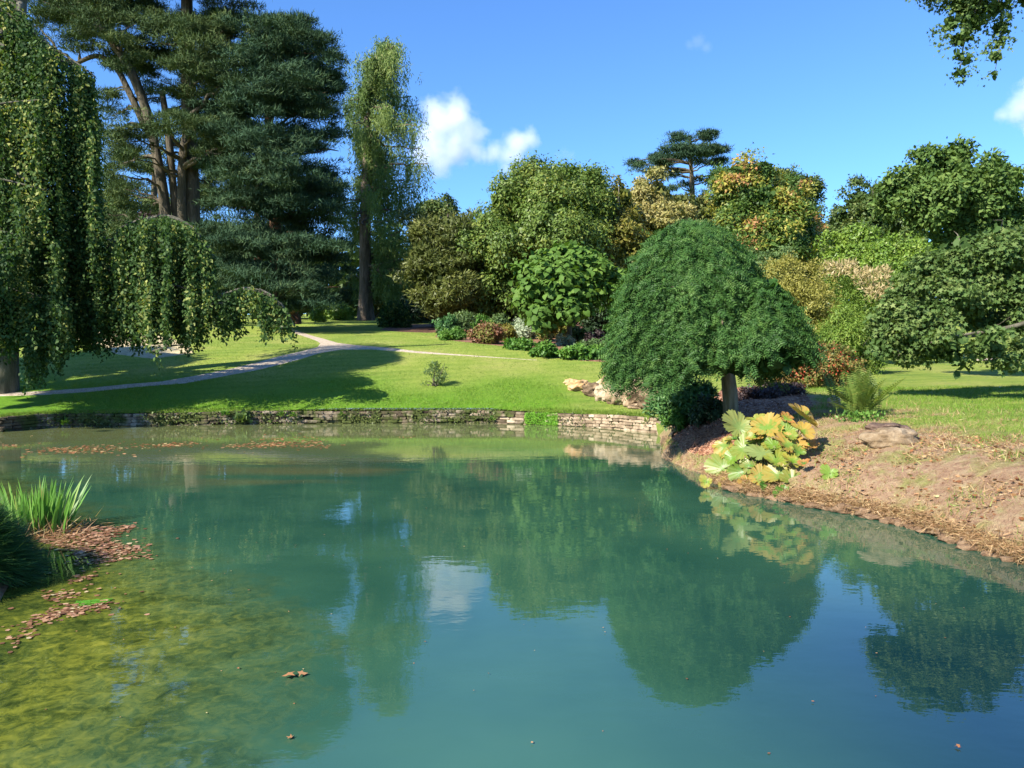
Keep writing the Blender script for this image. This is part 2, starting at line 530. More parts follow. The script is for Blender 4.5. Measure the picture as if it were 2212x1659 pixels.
M_tan = leaf_mat('tan_leaf', [(0, (.120, .135, .035)), (.5, (.250, .225, .080)), (1, (.36, .29, .11))], .25)
M_autumn = leaf_mat('autumn_leaf', [(0, (.035, .075, .020)), (.46, (.075, .130, .025)), (.60, (.160, .190, .030)), (.74, (.30, .26, .05)), (.82, (.32, .16, .07)), (1, (.26, .09, .05))], .28)
M_round = leaf_mat('round_crown_leaf', [(0, (.032, .060, .016)), (.6, (.060, .095, .022)), (1, (.120, .135, .028))], .2)
M_catalpa = leaf_mat('large_heart_leaf', [(0, (.044, .094, .016)), (.5, (.072, .140, .024)), (1, (.115, .185, .036))], .3, .6, .15)
M_sophora = leaf_mat('pinnate_leaf', [(0, (.022, .062, .014)), (.5, (.042, .102, .022)), (1, (.085, .155, .034))], .28, .55, .18)
M_oak = leaf_mat('oak_leaf', [(0, (.034, .070, .018)), (.5, (.078, .130, .036)), (.95, (.165, .205, .065)), (1, (.25, .15, .06))], .28, .6, .15)
M_upper = leaf_mat('blue_green_leaf', [(0, (.034, .070, .018)), (.5, (.070, .125, .030)), (1, (.14, .195, .048))], .28, .6, .15)
M_bamboo = leaf_mat('bamboo_leaf', [(0, (.065, .120, .018)), (.5, (.125, .200, .032)), (1, (.22, .27, .055))], .35)
M_olive = leaf_mat('olive_shrub_leaf', [(0, (.115, .120, .024)), (.5, (.210, .200, .045)), (1, (.320, .290, .080))], .3)
M_bright = leaf_mat('bright_laurel_leaf', [(0, (.065, .130, .016)), (.5, (.125, .205, .028)), (1, (.22, .28, .050))], .3, .45, .4)
M_straw = leaf_mat('straw_plume', [(0, (.24, .19, .09)), (1, (.40, .32, .17))], .3)
M_fuchsia = leaf_mat('fuchsia_leaf', [(0, (.060, .090, .022)), (.45, (.12, .14, .035)), (.75, (.26, .16, .06)), (1, (.34, .14, .07))], .3)
M_red = leaf_mat('red_flower', [(0, (.35, .05, .03)), (1, (.55, .10, .06))], .25)
M_redbrown = leaf_mat('red_brown_leaf', [(0, (.10, .045, .025)), (.5, (.19, .09, .05)), (.62, (.12, .13, .03)), (1, (.20, .20, .05))], .25)
M_varieg = leaf_mat('variegated_leaf', [(0, (.13, .20, .10)), (.5, (.28, .33, .22)), (1, (.45, .47, .38))], .25)
M_cover = leaf_mat('ground_cover_leaf', [(0, (.050, .120, .020)), (.5, (.085, .190, .032)), (1, (.16, .26, .05))], .35)
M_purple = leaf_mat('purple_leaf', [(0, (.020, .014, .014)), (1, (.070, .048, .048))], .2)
M_juniper = leaf_mat('juniper_needles', [(0, (.026, .080, .024)), (.6, (.060, .140, .040)), (1, (.11, .20, .055))], .18)
M_soft = leaf_mat('soft_green_leaf', [(0, (.050, .095, .032)), (.6, (.095, .150, .050)), (1, (.17, .22, .08))], .3)
M_grass = leaf_mat('grass_blade', [(0, (.070, .155, .016)), (.5, (.120, .220, .022)), (1, (.200, .285, .040))], .35)
M_lawnb = leaf_mat('lawn_blade', [(0, (.080, .160, .018)), (.5, (.135, .215, .028)), (1, (.215, .270, .055))], .3)
M_dry = leaf_mat('dry_grass_blade', [(0, (.18, .105, .05)), (.6, (.36, .23, .12)), (.82, (.44, .35, .18)), (1, (.18, .27, .06))], .25)
M_tussock = leaf_mat('tussock_blade', [(0, (.020, .065, .016)), (.6, (.045, .120, .028)), (1, (.10, .18, .04))], .3)
M_iris = leaf_mat('iris_leaf', [(0, (.075, .180, .022)), (.6, (.120, .270, .050)), (.93, (.20, .34, .08)), (1, (.35, .30, .10))], .4, .4)
M_fern = leaf_mat('fern_frond', [(0, (.070, .130, .022)), (.6, (.130, .180, .035)), (1, (.24, .22, .05))], .35)
M_dead = leaf_mat('dead_leaf', [(0, (.14, .055, .022)), (.5, (.28, .12, .05)), (.85, (.42, .24, .12)), (1, (.50, .42, .20))], .2)
M_raft = leaf_mat('raft_leaf', [(0, (.10, .045, .022)), (.5, (.21, .10, .05)), (.9, (.38, .22, .13)), (1, (.45, .38, .22))], .1, .35, .6)
B_cedar = bark_mat('cedar_bark', (.085, .066, .050), (.17, .135, .105))
B_larch = bark_mat('larch_bark', (.10, .072, .060), (.19, .145, .125))
B_grey = bark_mat('grey_bark', (.12, .10, .078), (.22, .19, .15), 6)
B_beech = bark_mat('beech_bark', (.10, .088, .072), (.20, .18, .15), 5)
B_soph = bark_mat('ridged_bark', (.24, .18, .12), (.44, .35, .25), 9, .10)
B_red = bark_mat('red_bark', (.17, .085, .055), (.30, .17, .12))
# ------------------------------------------------------------------ ground regions
PATH_PX = [(-160, 866), (0, 857), (200, 846), (400, 829), (560, 799), (640, 779), (690, 763), (735, 756), (800, 755.5), (850, 758.6), (1000, 769), (1160, 779),
           (1161, 778), (1050, 770.5), (900, 759), (800, 748), (740, 742), (700, 732), (655, 719), (620, 705), (588, 690), (560, 672), (535, 676),
           (572, 693), (600, 707), (640, 722), (680, 735), (692, 742), (686, 750), (660, 757), (600, 771), (500, 797), (350, 824), (200, 838), (0, 848.5), (-160, 858)]
PATH = np.array([G(*p)[:2] for p in PATH_PX])
BED_PX = [(940, 728), (985, 737), (1040, 743), (1090, 748), (1150, 757), (1200, 773), (1255, 780), (1330, 784), (1420, 790), (1500, 760), (1420, 715), (1300, 700), (1100, 690), (960, 700)]
BED = np.array([G(*p)[:2] for p in BED_PX])
MULCH_PX = [(820, 712), (870, 717), (930, 719), (985, 716), (985, 705), (930, 700), (860, 701)]
MULCH = np.array([G(*p)[:2] for p in MULCH_PX])
CHIP_PX = [(1450, 948), (1470, 975), (1520, 990), (1570, 975), (1640, 940), (1700, 905), (1760, 880), (1740, 850), (1640, 835), (1560, 840), (1500, 880), (1455, 925)]
CHIP = np.array([G(*p)[:2] for p in CHIP_PX])
BARE_PX = [(-60, 700), (60, 722), (165, 736), (250, 765), (330, 776), (420, 762), (380, 735), (300, 716), (150, 705)]
BARE = np.array([G(*p)[:2] for p in BARE_PX])
STRIP = np.array([G(2105, 779)[:2], G(2300, 781)[:2], G(2300, 774)[:2], G(2110, 774)[:2]])

def densify(P, step):
    o = []
    for i in range(len(P)):
        a, b = np.array(P[i - 1]), np.array(P[i])
        k = max(1, int(np.linalg.norm(b - a) / step))
        for j in range(k):
            o.append(a + (b - a) * j / k)
    return np.array(o)
REG = [('pond', densify(POND, .6)), ('path', densify(PATH, 1.2)), ('bed', densify(BED, 1.5)), ('mulch', densify(MULCH, 1.5)), ('chip', densify(CHIP, .6)), ('bare', densify(BARE, 1.5)), ('strip', densify(STRIP, 2))]
pts = []
edges = []
for nm, P in REG:
    b = len(pts)
    pts += [tuple(p) for p in P]
    edges += [(b + i, b + (i + 1) % len(P)) for i in range(len(P))]
def addgrid(x0, x1, y0, y1, st, excl=None):
    gx, gy = np.meshgrid(np.arange(x0, x1, st), np.arange(y0, y1, st))
    gx = gx.ravel() + rng.uniform(-.3, .3, gx.size) * st; gy = gy.ravel() + rng.uniform(-.3, .3, gy.size) * st
    k = np.ones(gx.size, bool)
    if excl: k = ~((gx > excl[0]) & (gx < excl[1]) & (gy > excl[2]) & (gy < excl[3]))
    gx, gy = gx[k], gy[k]
    dmin = np.full(gx.shape, 9.)
    for nm, P in REG:
        dmin = np.minimum(dmin, poly_dist(gx, gy, P[::2] if nm == 'pond' else P))
    k = dmin > st * .3
    pts.extend(zip(gx[k], gy[k]))
addgrid(2, 14, 6, 23, .3)
addgrid(-30, 34, -8, 62, .8, (2, 14, 6, 23))
addgrid(-90, 100, -60, 150, 5, (-30, 34, -8, 62))
addgrid(-900, 900, -300, 1500, 60, (-90, 100, -60, 150))
vv, ee, ff, ov, oe, of = delaunay_2d_cdt([Vector(p) for p in pts], edges, [], 0, 1e-5, False)
V2 = np.array([v[:] for v in vv]); F2 = np.array([f for f in ff if len(f) == 3])
cen = V2[F2].mean(1)
a_ = V2[F2[:, 1]] - V2[F2[:, 0]]; b_ = V2[F2[:, 2]] - V2[F2[:, 0]]
neg = (a_[:, 0] * b_[:, 1] - a_[:, 1] * b_[:, 0]) < 0
F2[neg] = F2[neg][:, ::-1]
cls = np.zeros(len(F2), int)
for i, (nm, P) in enumerate(REG):
    cls[in_poly(cen[:, 0], cen[:, 1], P) & (cls == 0)] = i + 1
Z2 = ground(V2[:, 0], V2[:, 1])
sd = poly_dist(V2[:, 0], V2[:, 1], REG[0][1])
onshore = sd < .02
X2, Y2 = V2[:, 0], V2[:, 1]
bankside = onshore & ~((Y2 > 20) & (X2 < 4.35))
Z2[bankside] = -.10
# bumpy crumbling bank edge
near = (~onshore) & (X2 > 2) & (Y2 < 22.5) & (sd < 3.2)
Z2[near] += (vnoise(X2[near] * 3.1, Y2[near] * 3.1) - .5) * .13
# dryness of the ground: bare pinkish soil near the right shore, lush elsewhere
def dryness(x, y):
    s = poly_dist(x, y, POND)
    n = vnoise(x * .9 + 3, y * .9) * .6 + vnoise(x * 2.7, y * 2.7 + 8) * .4
    d = sm(5.2, .6, s + (n - .5) * 5.5) * ((x > 2.0) & (y < 21.6))
    d = np.maximum(d * .95, .30 * sm(13, 4.5, s + (n - .5) * 3) * ((x > 3.6) & (y < 30)))
    d = np.maximum(d, .9 * ((x < -3.4) & (y < 14)))
    # worn streaks on the mown lawn
    d = np.maximum(d, .30 * sm(.62, .85, n) * (y > 26))
    return d
def lush(x, y):
    return sm(34, 29, y + 4 * vnoise(x * .3, y * .3)) * ((x < 2) & (y > 23))

def region_mesh(sel, dz=0.0, inner_drop=None):
    f = F2[sel]
    u, inv = np.unique(f, return_inverse=True)
    z = Z2[u] + dz
    if inner_drop is not None:
        z = np.where(onshore[u], -.12, -np.clip(.15 + sd[u] * .5, 0, 1.3))
    V = np.c_[V2[u], z]
    return V, inv.reshape(-1, 3)
def ground_mat():
    m, nt = newmat('lawn_grass')
    p = wpos(nt)
    dry = nd(nt, 'Attribute', attribute_name='tint').outputs['Fac']
    lus = nd(nt, 'Attribute', attribute_name='lush').outputs['Fac']
    n1 = nd(nt, 'TexNoise', {'Vector': p, 'Scale': .35, 'Detail': 5.0, 'Roughness': .6}).outputs['Fac']
    n2 = nd(nt, 'TexNoise', {'Vector': p, 'Scale': 7.0, 'Detail': 7.0, 'Roughness': .75}).outputs['Fac']
    n3 = nd(nt, 'TexNoise', {'Vector': p, 'Scale': 40.0, 'Detail': 4.0, 'Roughness': .8}).outputs['Fac']
    mp = nd(nt, 'Mapping', {'Vector': p, 'Rotation': (0, 0, 1.35)}).outputs[0]
    wv = nd(nt, 'TexWave', {'Vector': mp, 'Scale': .38, 'Distortion': 1.2, 'Detail': 2.0, 'Detail Scale': .6}).outputs['Fac']
    base = ramp(nt, n1, [(.32, (.145, .240, .034)), (.5, (.225, .300, .048)), (.66, (.32, .34, .090))])
    base = mixc(nt, math_(nt, 'MULTIPLY', wv, .5), base, (.30, .355, .075))
    base = mixc(nt, lus, base, (.130, .275, .018))
    spk = ramp(nt, n2, [(.3, (.55, .62, .55)), (.5, (1, 1, 1)), (.72, (1.35, 1.22, 1.1))])
    base = mixc(nt, .8, base, spk, 'MULTIPLY')
    spk3 = ramp(nt, n3, [(.3, (.6, .65, .6)), (.7, (1.3, 1.25, 1.2))])
    base = mixc(nt, .7, base, spk3, 'MULTIPLY')
    soil = ramp(nt, n2, [(.28, (.20, .115, .07)), (.45, (.38, .235, .15)), (.6, (.47, .34, .205)), (.78, (.52, .43, .27))])
    soil = mixc(nt, .6, soil, spk3, 'MULTIPLY')
    sf = math_(nt, 'ADD', dry, math_(nt, 'MULTIPLY', math_(nt, 'SUBTRACT', n2, .5), 1.1))
    mk = ramp(nt, sf, [(.25, (0, 0, 0)), (.6, (1, 1, 1))])
    mk = math_(nt, 'MULTIPLY', mk, math_(nt, 'MULTIPLY', dry, 1.6, True), True)
    gp_ = nd(nt, 'TexNoise', {'Vector': p, 'Scale': 1.7, 'Detail': 6.0, 'Roughness': .7}).outputs['Fac']
    mk = math_(nt, 'MULTIPLY', mk, ramp(nt, gp_, [(.50, (1, 1, 1)), (.66, (.35, .35, .35))]), True)
    c = mixc(nt, mk, base, soil)
    hh = math_(nt, 'ADD', n3, n2)
    b = nd(nt, 'Bump', {'Height': hh, 'Strength': .9, 'Distance': .09})
    q = nd(nt, 'BsdfPrincipled', {'Base Color': c, 'Roughness': .95, 'Normal': b.outputs[0], 'Specular IOR Level': .15})
    out(nt, q.outputs[0])
    return m
def chip_mat(name, stops, scale=22.0):
    m, nt = newmat(name)
    p = nd(nt, 'Mapping', {'Vector': wpos(nt), 'Scale': (1, 1.6, 1)}).outputs[0]
    v = nd(nt, 'TexVoronoi', {'Vector': p, 'Scale': scale, 'Randomness': 1.0})
    n = nd(nt, 'TexNoise', {'Vector': p, 'Scale': 3.0, 'Detail': 6.0}).outputs['Fac']
    sp = nd(nt, 'SeparateColor', {'Color': v.outputs['Color']}).outputs[0]
    f = math_(nt, 'ADD', math_(nt, 'MULTIPLY', sp, .6), math_(nt, 'MULTIPLY', n, .4))
    c = ramp(nt, f, stops)
    b = nd(nt, 'Bump', {'Height': v.outputs['Distance'], 'Strength': .9, 'Distance': .03})
    q = nd(nt, 'BsdfPrincipled', {'Base Color': c, 'Roughness': .95, 'Normal': b.outputs[0], 'Specular IOR Level': .15})
    out(nt, q.outputs[0])
    return m
M_lawn = ground_mat()
M_gravel = chip_mat('pale_gravel', [(.2, (.26, .20, .14)), (.5, (.42, .34, .25)), (.8, (.58, .50, .40))], 26)
M_mulch = chip_mat('brown_mulch', [(.2, (.09, .045, .028)), (.5, (.19, .095, .06)), (.8, (.30, .17, .11))], 14)
M_chips = chip_mat('red_bark_chips', [(.2, (.12, .050, .028)), (.5, (.28, .13, .075)), (.8, (.44, .26, .17))], 20)
M_bare = chip_mat('dry_bare_earth', [(.2, (.28, .22, .12)), (.5, (.38, .31, .18)), (.8, (.46, .40, .25))], 6)
M_bed = chip_mat('pond_mud', [(.2, (.03, .04, .02)), (.8, (.07, .08, .04))], 6)

def struct(name, sel, mat, **k):
    V, Fc = region_mesh(sel, **k)
    me = build_mesh(name, [(V, Fc, dryness(V[:, 0], V[:, 1]))], mat, True)
    a = me.attributes.new('lush', 'FLOAT', 'POINT')
    a.data.foreach_set('value', lush(V[:, 0], V[:, 1]).astype(np.float32))
    o = bpy.data.objects.new(name, me); COL.objects.link(o); o['kind'] = 'structure'
    return o
struct('lawn', cls == 0, M_lawn)
struct('pond_bed', cls == 1, M_bed, inner_drop=True)
struct('gravel_path', cls == 2, M_gravel)
struct('planting_bed', cls == 3, M_mulch)
struct('mulch_circle', cls == 4, M_mulch)
struct('bark_mulch', cls == 5, M_chips)
struct('bare_earth', cls == 6, M_bare)
struct('far_gravel_strip', cls == 7, M_gravel)

# ------------------------------------------------------------------ water
def water_mat():
    m, nt = newmat('pond_water')
    p = wpos(nt)
    sx = nd(nt, 'SeparateXYZ', {'Vector': p})
    X, Y = sx.outputs[0], sx.outputs[1]
    big = nd(nt, 'TexNoise', {'Vector': p, 'Scale': .45, 'Detail': 4.0, 'Roughness': .55}).outputs['Fac']
    med = nd(nt, 'TexNoise', {'Vector': p, 'Scale': 2.2, 'Detail': 7.0, 'Roughness': .65, 'Distortion': .8}).outputs['Fac']
    fin = nd(nt, 'TexNoise', {'Vector': p, 'Scale': 9.0, 'Detail': 6.0, 'Roughness': .7, 'Distortion': 1.0}).outputs['Fac']
    teal = ramp(nt, big, [(.3, (.012, .052, .036)), (.55, (.024, .076, .045)), (.75, (.040, .096, .048))])
    # deep blue tone towards the near right
    deep = math_(nt, 'MULTIPLY', math_(nt, 'ADD', X, -.6), .45, True)
    nearY = math_(nt, 'MULTIPLY', math_(nt, 'SUBTRACT', 8.5, Y), .35, True)
    teal = mixc(nt, math_(nt, 'MULTIPLY', deep, nearY), teal, (.004, .022, .028))
    ml = math_(nt, 'MULTIPLY', math_(nt, 'SUBTRACT', 7.2, math_(nt, 'ADD', Y, math_(nt, 'MULTIPLY', math_(nt, 'ABSOLUTE', math_(nt, 'SUBTRACT', X, -.2)), 1.3))), .35, True)
    teal = mixc(nt, math_(nt, 'MULTIPLY', ml, .5), teal, (.042, .118, .086))
    # silty shallows towards the far wall and along the right shore
    mp = nd(nt, 'Mapping', {'Vector': p, 'Scale': (.25, .9, 1)}).outputs[0]
    sn = nd(nt, 'TexNoise', {'Vector': mp, 'Scale': 1.0, 'Detail': 4.0}).outputs['Fac']
    xo = math_(nt, 'MULTIPLY', math_(nt, 'MULTIPLY', math_(nt, 'ADD', X, 3.0), .35, True), 5.0)
    far = math_(nt, 'MULTIPLY', math_(nt, 'ADD', math_(nt, 'SUBTRACT', Y, math_(nt, 'ADD', xo, 13.0)), math_(nt, 'MULTIPLY', math_(nt, 'SUBTRACT', sn, .5), 14.0)), .25, True)
    c = mixc(nt, math_(nt, 'MULTIPLY', far, .85), teal, (.078, .088, .040))
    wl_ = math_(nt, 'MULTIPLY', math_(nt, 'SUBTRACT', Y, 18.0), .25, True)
    c = mixc(nt, math_(nt, 'MULTIPLY', wl_, .8), c, (.120, .140, .055))  # paler band by the wall: silt, plus lawn reflection put into the colour
    # water weed under the surface, lower left
    k = math_(nt, 'MULTIPLY', math_(nt, 'MAXIMUM', math_(nt, 'SUBTRACT', Y, 6.2), 0.0), .92)
    e = math_(nt, 'ADD', math_(nt, 'ADD', X, 1.15), k)
    e = math_(nt, 'ADD', e, math_(nt, 'MULTIPLY', math_(nt, 'SUBTRACT', med, .5), 2.6))
    wm = math_(nt, 'MULTIPLY', e, -.55, True)
    weed = ramp(nt, math_(nt, 'ADD', math_(nt, 'MULTIPLY', fin, .55), math_(nt, 'MULTIPLY', med, .45)),
                [(.36, (.012, .022, .006)), (.46, (.044, .062, .012)), (.56, (.115, .130, .018)), (.67, (.22, .215, .030))])
    c = mixc(nt, wm, c, weed)
    df = nd(nt, 'BsdfDiffuse', {'Color': c})
    # ripples
    mr = nd(nt, 'Mapping', {'Vector': p, 'Scale': (.8, 1.3, 1)}).outputs[0]
    r1 = nd(nt, 'TexNoise', {'Vector': mr, 'Scale': 2.6, 'Detail': 3.0, 'Roughness': .5}).outputs['Fac']
    r2 = nd(nt, 'TexNoise', {'Vector': mr, 'Scale': 13.0, 'Detail': 2.0, 'Roughness': .5}).outputs['Fac']
    hgt = math_(nt, 'ADD', r1, math_(nt, 'MULTIPLY', r2, .16))
    b = nd(nt, 'Bump', {'Height': hgt, 'Strength': 1.0, 'Distance': .0018})
    gl = nd(nt, 'BsdfGlossy', {'Color': (1, 1, 1, 1), 'Roughness': .004, 'Normal': b.outputs[0]})
    fr = nd(nt, 'Fresnel', {'IOR': 1.53, 'Normal': b.outputs[0]})
    mx = nd(nt, 'MixShader', {0: fr.outputs[0], 1: df.outputs[0], 2: gl.outputs[0]})
    out(nt, mx.outputs[0])
    return m
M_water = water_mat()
PW = np.array([(-34, -9), (9.6, -9), (9.6, 7), (5.0, 12.0), (5.2, 23.0), (2.5, 26.8), (-34, 27)])
bmw = bmesh.new()
vs = [bmw.verts.new((x, y, 0)) for x, y in PW]
bmw.faces.new(vs)
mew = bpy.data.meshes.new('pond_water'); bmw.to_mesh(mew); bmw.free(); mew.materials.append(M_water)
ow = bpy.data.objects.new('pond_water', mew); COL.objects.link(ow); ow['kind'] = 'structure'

# ------------------------------------------------------------------ clouds
def cloud_mat(name, blobs, dens, nscale):
    m, nt = newmat(name)
    p = wpos(nt)
    acc = None
    for c, r in blobs:
        d = nd(nt, 'VectorMath', {0: p, 1: tuple(c)}, operation='DISTANCE').outputs['Value']
        f = math_(nt, 'SUBTRACT', 1.0, math_(nt, 'DIVIDE', d, r))
        acc = f if acc is None else nd(nt, 'Math', {0: acc, 1: f, 2: .25}, operation='SMOOTH_MAX').outputs[0]
    n = nd(nt, 'TexNoise', {'Vector': p, 'Scale': nscale, 'Detail': 6.0, 'Roughness': .6}).outputs['Fac']
    f = math_(nt, 'ADD', acc, math_(nt, 'MULTIPLY', math_(nt, 'SUBTRACT', n, .56), 1.9))
    f = math_(nt, 'MULTIPLY', f, dens, True)
    f = math_(nt, 'MULTIPLY', f, dens * .02)
    v = nd(nt, 'VolumePrincipled', {'Color': (1, 1, 1, 1), 'Density': f, 'Anisotropy': .1})
    o = nd(nt, 'OutputMaterial'); nt.links.new(v.outputs[0], o.inputs['Volume'])
    return m
CLD = 1500.0
CLOUDS = [('white cumulus cloud standing right of the larch, the larger of a pair', [(955, 262, 42), (985, 250, 38), (1015, 285, 34), (940, 310, 40), (985, 320, 42), (920, 330, 34), (955, 352, 30), (975, 235, 20), (1025, 325, 22)]),
          ('smaller white cumulus cloud above the centre tree', [(1120, 312, 30), (1145, 300, 22), (1098, 340, 28), (1120, 345, 22), (1070, 330, 22), (1095, 362, 18)]),
          ('tiny faint cloud wisp high in the open sky', [(1508, 92, 15), (1525, 102, 12), (1490, 98, 10)]),
          ('white cloud cut off by the right edge of the sky', [(2200, 238, 28), (2230, 215, 40), (2165, 250, 16), (2240, 250, 36)]),
          ('small faint cloud puff beside the centre treetop', [(1220, 328, 13), (1235, 335, 10), (1205, 335, 9)])]
for lab, bl in CLOUDS:
    faint = 'faint' in lab
    B = [(W(u, v, CLD), r * CLD / F * 1.35) for u, v, r in bl]
    # the visible billows: a closed hull round the puffs
    lo = np.min([c - r for c, r in B], 0) - 5; hi = np.max([c + r for c, r in B], 0) + 5
    c0 = (lo + hi) / 2
    bm = bmesh.new(); bmesh.ops.create_cube(bm, size=1)
    for v_ in bm.verts: v_.co = Vector([v_.co[k] * (hi - lo)[k] for k in range(3)])
    me = bpy.data.meshes.new('cloud'); bm.to_mesh(me); bm.free()
    mt = cloud_mat('cloud_vapour', B, 0.6 if faint else 1.35, .022 if not faint else .04)
    me.materials.append(mt)
    o = bpy.data.objects.new('cloud', me); o.location = tuple(c0); COL.objects.link(o)
    tag(o, lab, 'cloud', 'clouds in the sky')

# ------------------------------------------------------------------ retaining wall of dry stones
M_wall = stone_mat('pale_wall_stone', [(.3, (.13, .095, .06)), (.5, (.28, .21, .14)), (.7, (.42, .34, .24))], 3.5, .45, ((.10, .12, .035), 1.6, .60))
M_wallmoss = stone_mat('mossy_wall_stone', [(.3, (.060, .045, .028)), (.5, (.145, .110, .072)), (.7, (.30, .245, .18))], 3.5, .6, ((.060, .075, .018), 2.2, .47))
M_earth = stone_mat('dark_earth', [(.3, (.020, .014, .009)), (.7, (.055, .040, .025))], 5, .8)
def stone_block(seed):
    bm = bmesh.new()
    bmesh.ops.create_cube(bm, size=1)
    bmesh.ops.bevel(bm, geom=list(bm.edges), offset=.11, segments=1, affect='EDGES')
    r = random.Random(seed)
    for v in bm.verts:
        v.co += Vector((r.uniform(-.05, .05), r.uniform(-.06, .06), r.uniform(-.05, .05)))
    V = np.array([v.co[:] for v in bm.verts])
    me = bpy.data.meshes.new('stone'); bm.to_mesh(me); bm.free()
    return me
wl = np.array([(x, y) for x, y in WALL])
wd = np.r_[0, np.cumsum(np.linalg.norm(np.diff(wl, axis=0), axis=1))]
def wall_at(s):
    x = np.interp(s, wd, wl[:, 0]); y = np.interp(s, wd, wl[:, 1])
    e = .3
    x2 = np.interp(s + e, wd, wl[:, 0]); y2 = np.interp(s + e, wd, wl[:, 1])
    x1 = np.interp(s - e, wd, wl[:, 0]); y1 = np.interp(s - e, wd, wl[:, 1])
    return x, y, math.atan2(y2 - y1, x2 - x1)
wall = thing('retaining_wall', 'low dry stone retaining wall along the far edge of the pond', 'wall', (wall_at(wd[-1] / 2)[0], wall_at(wd[-1] / 2)[1], 0))
wb = parent_world(wall)
clean_me = [stone_block(i) for i in range(8)]; moss_me = [stone_block(i + 50) for i in range(8)]
for me in clean_me: me.materials.append(M_wall)
for me in moss_me: me.materials.append(M_wallmoss)
stones = []
for c in range(5):
    z0 = -.06 + c * .098
    s = wd[1] + rng.uniform(0, .3)
    while s < wd[-1] + .25:
        ln = rng.uniform(.20, .50)
        stones.append((s + ln / 2, z0, ln, rng.uniform(.086, .100)))
        s += ln + .012
EL = float(np.interp(1, [0, 1], [0, 1]))
smooth_top = lambda s: .03 * math.sin(s * .9)
stones.sort(key=lambda q: -q[0])
from mathutils import Matrix
rest = []
for i, (s, z0, ln, h) in enumerate(stones):
    x, y, a = wall_at(s)
    clean = x > .2 + rng.normal() * .8
    dep = .22
    off = rng.uniform(-.02, .025) + (0 if clean else rng.uniform(-.03, .03))
    nx, ny = math.sin(a), -math.cos(a)
    if s > wd[-1]: x += (s - wd[-1]) * math.cos(a); y += (s - wd[-1]) * math.sin(a)
    X, Y, Z = x + nx * off, y + ny * off, z0 + h / 2 + smooth_top(s)
    if not clean and rng.random() < .06: continue
    rz = a + rng.uniform(-.04, .04)
    me = (clean_me if clean else moss_me)[int(rng.integers(8))]
    if i < 300:
        o = bpy.data.objects.new('stone', me); o.parent = wall
        o.location = (X - wb[0], Y - wb[1], Z - wb[2]); o.rotation_euler = (rng.uniform(-.03, .03), rng.uniform(-.03, .03), rz)
        o.scale = (ln, dep, h)
        COL.objects.link(o); TRI[0] += 44
    else:
        mt = Matrix.Translation((X, Y, Z)) @ Matrix.Rotation(rz, 4, 'Z') @ Matrix.Diagonal((ln, dep, h, 1))
        rest.append((me, mt))
bmr = bmesh.new()
for me, mt in rest:
    t = me.copy(); t.transform(Matrix.Translation(-Vector(wb)) @ mt); bmr.from_mesh(t); bpy.data.meshes.remove(t)
mer = bpy.data.meshes.new('far_stones'); bmr.to_mesh(mer); bmr.free(); mer.materials.append(M_wallmoss)
orr = bpy.data.objects.new('stonework', mer); orr.parent = wall; orr['kind'] = 'stuff'; COL.objects.link(orr)
# earth core behind the stones, in place of mortar
ss = np.arange(wd[0], wd[-1] + .01, .5)
Vc, Fc = [], []
for i, s in enumerate(ss):
    x, y, a = wall_at(s); nx, ny = -math.sin(a), math.cos(a)
    for q, z in ((.03, -.3), (.03, .40), (.40, .46), (.40, -.3)):
        Vc.append((x + nx * q, y + ny * q, z))
for i in range(len(ss) - 1):
    for j in range(4):
        Fc.append([i * 4 + j, (i + 1) * 4 + j, (i + 1) * 4 + (j + 1) % 4, i * 4 + (j + 1) % 4])
part('earth_core', [(np.array(Vc), np.array(Fc), .5)], M_earth, wall)
# turf and weeds hanging over the top of the wall
n = 15000
s = rng.uniform(wd[1], wd[-1], n); x = np.interp(s, wd, wl[:, 0]); y = np.interp(s, wd, wl[:, 1])
off = rng.uniform(-.07, .45, n)
P = np.c_[x, y + off, .44 + .02 * rng.random(n) + np.clip(off, 0, 1) * .15]
tdir = unit(np.c_[rng.normal(size=n) * .5, -.55 + rng.normal(size=n) * .4, .55 + rng.normal(size=n) * .35])
part('turf_lip', [scatter((BLADE[0] * np.array([2.2, 1, 1]), BLADE[1]), P, tdir, np.tile([0, -1, .3], (n, 1)) + rng.normal(size=(n, 3)) * .3, rng.uniform(.05, .13, n), rng.random(n) * .9 + .1)], M_lawnb, wall, kind='stuff')
n = 5200
s = wd[1] + (wd[-1] - wd[1]) * rng.beta(1.1, 1.5, n); x = np.interp(s, wd, wl[:, 0]); y = np.interp(s, wd, wl[:, 1])
dn = vnoise(s * 1.7, s * 0 + 2); k = dn > .45
P = np.c_[x, y - .15 + rng.uniform(-.03, .03, n), rng.beta(1, 1.2, n) * .5][k]
part('moss_and_weeds', [scatter(CLUMP, P, rand_dir(len(P)), rand_dir(len(P)) + np.array([0, -1, .6]), rng.uniform(.025, .07, len(P)), rng.random(len(P)))], leaf_mat('wall_moss', [(0, (.030, .040, .012)), (.6, (.060, .075, .020)), (1, (.10, .15, .03))], .1), wall, kind='stuff')

